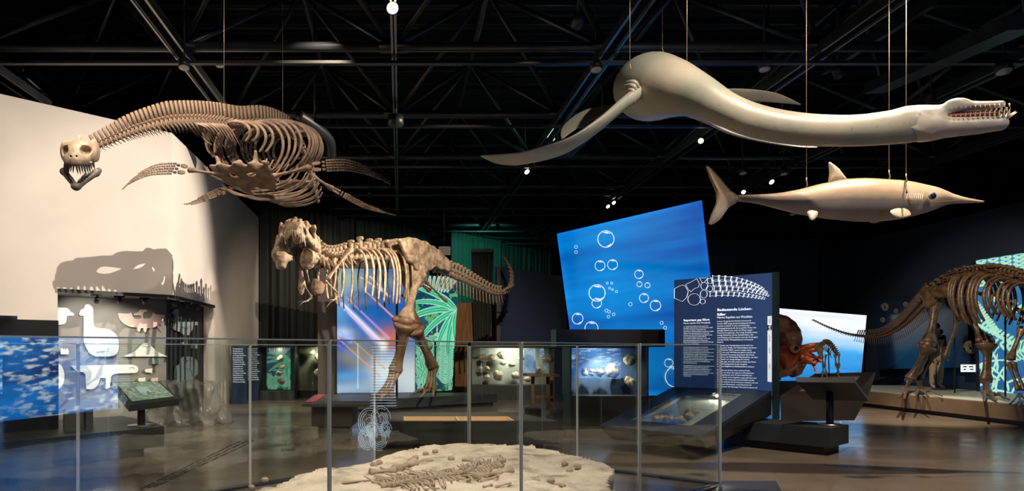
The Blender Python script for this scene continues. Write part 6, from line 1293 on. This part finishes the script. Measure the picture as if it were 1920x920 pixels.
fin([(1480, 403), (1486, 397), (1497, 400), (1484, 405)], Yb+.3, Yb+.3, .015, 'side_fin', FSK, 3)
q = P(1748, 367, Yb-.235); e_ = MB().ball(q, (.042, .03, .042), 16).build('eye', mat('eye_rim', (.25, .17, .1), .4), fm); MB().ball(q+V(0, -.012, 0), (.036, .026, .036), 16).build('pupil', mat('blue_black_eye', (.008, .02, .05), .06), e_)
m = MB(); m.tube([P(1752, 388-8, Yb-.26), P(1765, 378.5, Yb-.25), P(1800, 375.5, Yb-.175), P(1843, 378.5, Yb-.11)], [.003, .006, .004, .003], 6, n=4); m.build('mouth_line', mat('brown_lip', (.12, .06, .03), .5), fm)
m = MB()
for i in range(9): x = 1702+i*3.6; m.tube([P(x, 362, Yb-.20), P(x-2, 374, Yb-.225), P(x, 386, Yb-.20)], [.002, .006, .002], 6, n=3)
m.build('skin_creases', FSK, fm)
for q, lab in ((P(1512, 350, 8.85), 'steel cable with turnbuckle above the rear of the dolphin-like model'), (P(1699, 343, 8.62), 'steel cable with clamp behind the head of the dolphin-like model'), (P(1667, 336, 8.75), 'thin steel cable at the middle of the dolphin-like model')): hang(0, 0, q, lab, .0045)
m = MB().tube([P(1698, 338, 8.62), P(1697, 344, 8.5), P(1699, 354, 8.40), P(1700, 362, 8.38)], [.006, .012, .007, .010], 8, n=3).build('cable_clamp', BLACK, fm)

# ------------------------------------------------------------------ visitor built solid in place of a reflected one, behind the brown skeleton
def visitor(x, y):
    t_ = empty('person', (x, y, .42), 'person in dark shirt and beige trousers built in place of a reflection behind the brown skeleton', 'person')
    J = {'pel': (0, 0, .95, .15), 'che': (0, 0, 1.28, .17), 'sh': (0, 0, 1.42, .13), 'nk': (0, 0, 1.52, .058), 'hd': (0, -.02, 1.63, .09), 'hd2': (0, -.02, 1.72, .085)}
    for s, k in ((-1, 'l'), (1, 'r')):
        J.update({k+'hip': (s*.09, 0, .90, .10), k+'kn': (s*.11, -.02, .50, .065), k+'an': (s*.11, .01, .10, .045), k+'ft': (s*.13, -.14, .045, .04), k+'shd': (s*.18, 0, 1.42, .065), k+'el': (s*.24, .02, 1.14, .045), k+'wr': (s*.22, -.10, .90, .032), k+'pm': (s*.215, -.13, .83, .036)})
        for f in range(4): J[k+'f%d' % f] = (s*.20+s*(f-1.5)*.016, -.16-.01*f, .745+.01*abs(f-1.2), .009)
        J[k+'th'] = (s*.175, -.165, .81, .010)
    E = [('pel', 'che'), ('che', 'sh'), ('sh', 'nk'), ('nk', 'hd'), ('hd', 'hd2')]
    for k in 'lr': E += [('pel', k+'hip'), (k+'hip', k+'kn'), (k+'kn', k+'an'), (k+'an', k+'ft'), ('sh', k+'shd'), (k+'shd', k+'el'), (k+'el', k+'wr'), (k+'wr', k+'pm'), (k+'pm', k+'th')]+[(k+'pm', k+'f%d' % f) for f in range(4)]
    ks = list(J)
    def sk_(name, keep, mt, grow=0):
        kk_ = [k for k in ks if k in keep]; me = bpy.data.meshes.new(name); me.from_pydata([J[k][:3] for k in kk_], [(kk_.index(a), kk_.index(b)) for a, b in E if a in kk_ and b in kk_], []); o = obj(name, me, mt, t_); o.matrix_parent_inverse = Matrix()
        md = o.modifiers.new('s', 'SKIN'); md.use_smooth_shade = True; 
        for i, k in enumerate(kk_): r = J[k][3]+grow; me.skin_vertices[0].data[i].radius = (r, r)
        me.skin_vertices[0].data[0].use_root = True; o.modifiers.new('ss', 'SUBSURF').levels = 1; return o
    sk_('body', ks, mat('person_skin', (.45, .28, .2), .6))
    sk_('trousers', ['pel', 'lhip', 'lkn', 'lan', 'rhip', 'rkn', 'ran'], mat('beige_trousers', (.36, .29, .21), .8), .018); sk_('shirt', ['che', 'sh', 'lshd', 'lel', 'rshd', 'rel'], mat('dark_shirt', (.02, .022, .03), .8), .022)
    o = MB().ball((0, .01, 1.72), (.10, .11, .10), 12).build('hair', mat('dark_hair', (.03, .02, .015), .7), t_); o.matrix_parent_inverse = Matrix(); nb_ = MB().ball((0, -.115, 1.65), (.015, .02, .025), 6).build('nose', mat('nose_skin', (.45, .28, .2), .6), t_); nb_.matrix_parent_inverse = Matrix(); return t_
visitor(14.75, 20.4)
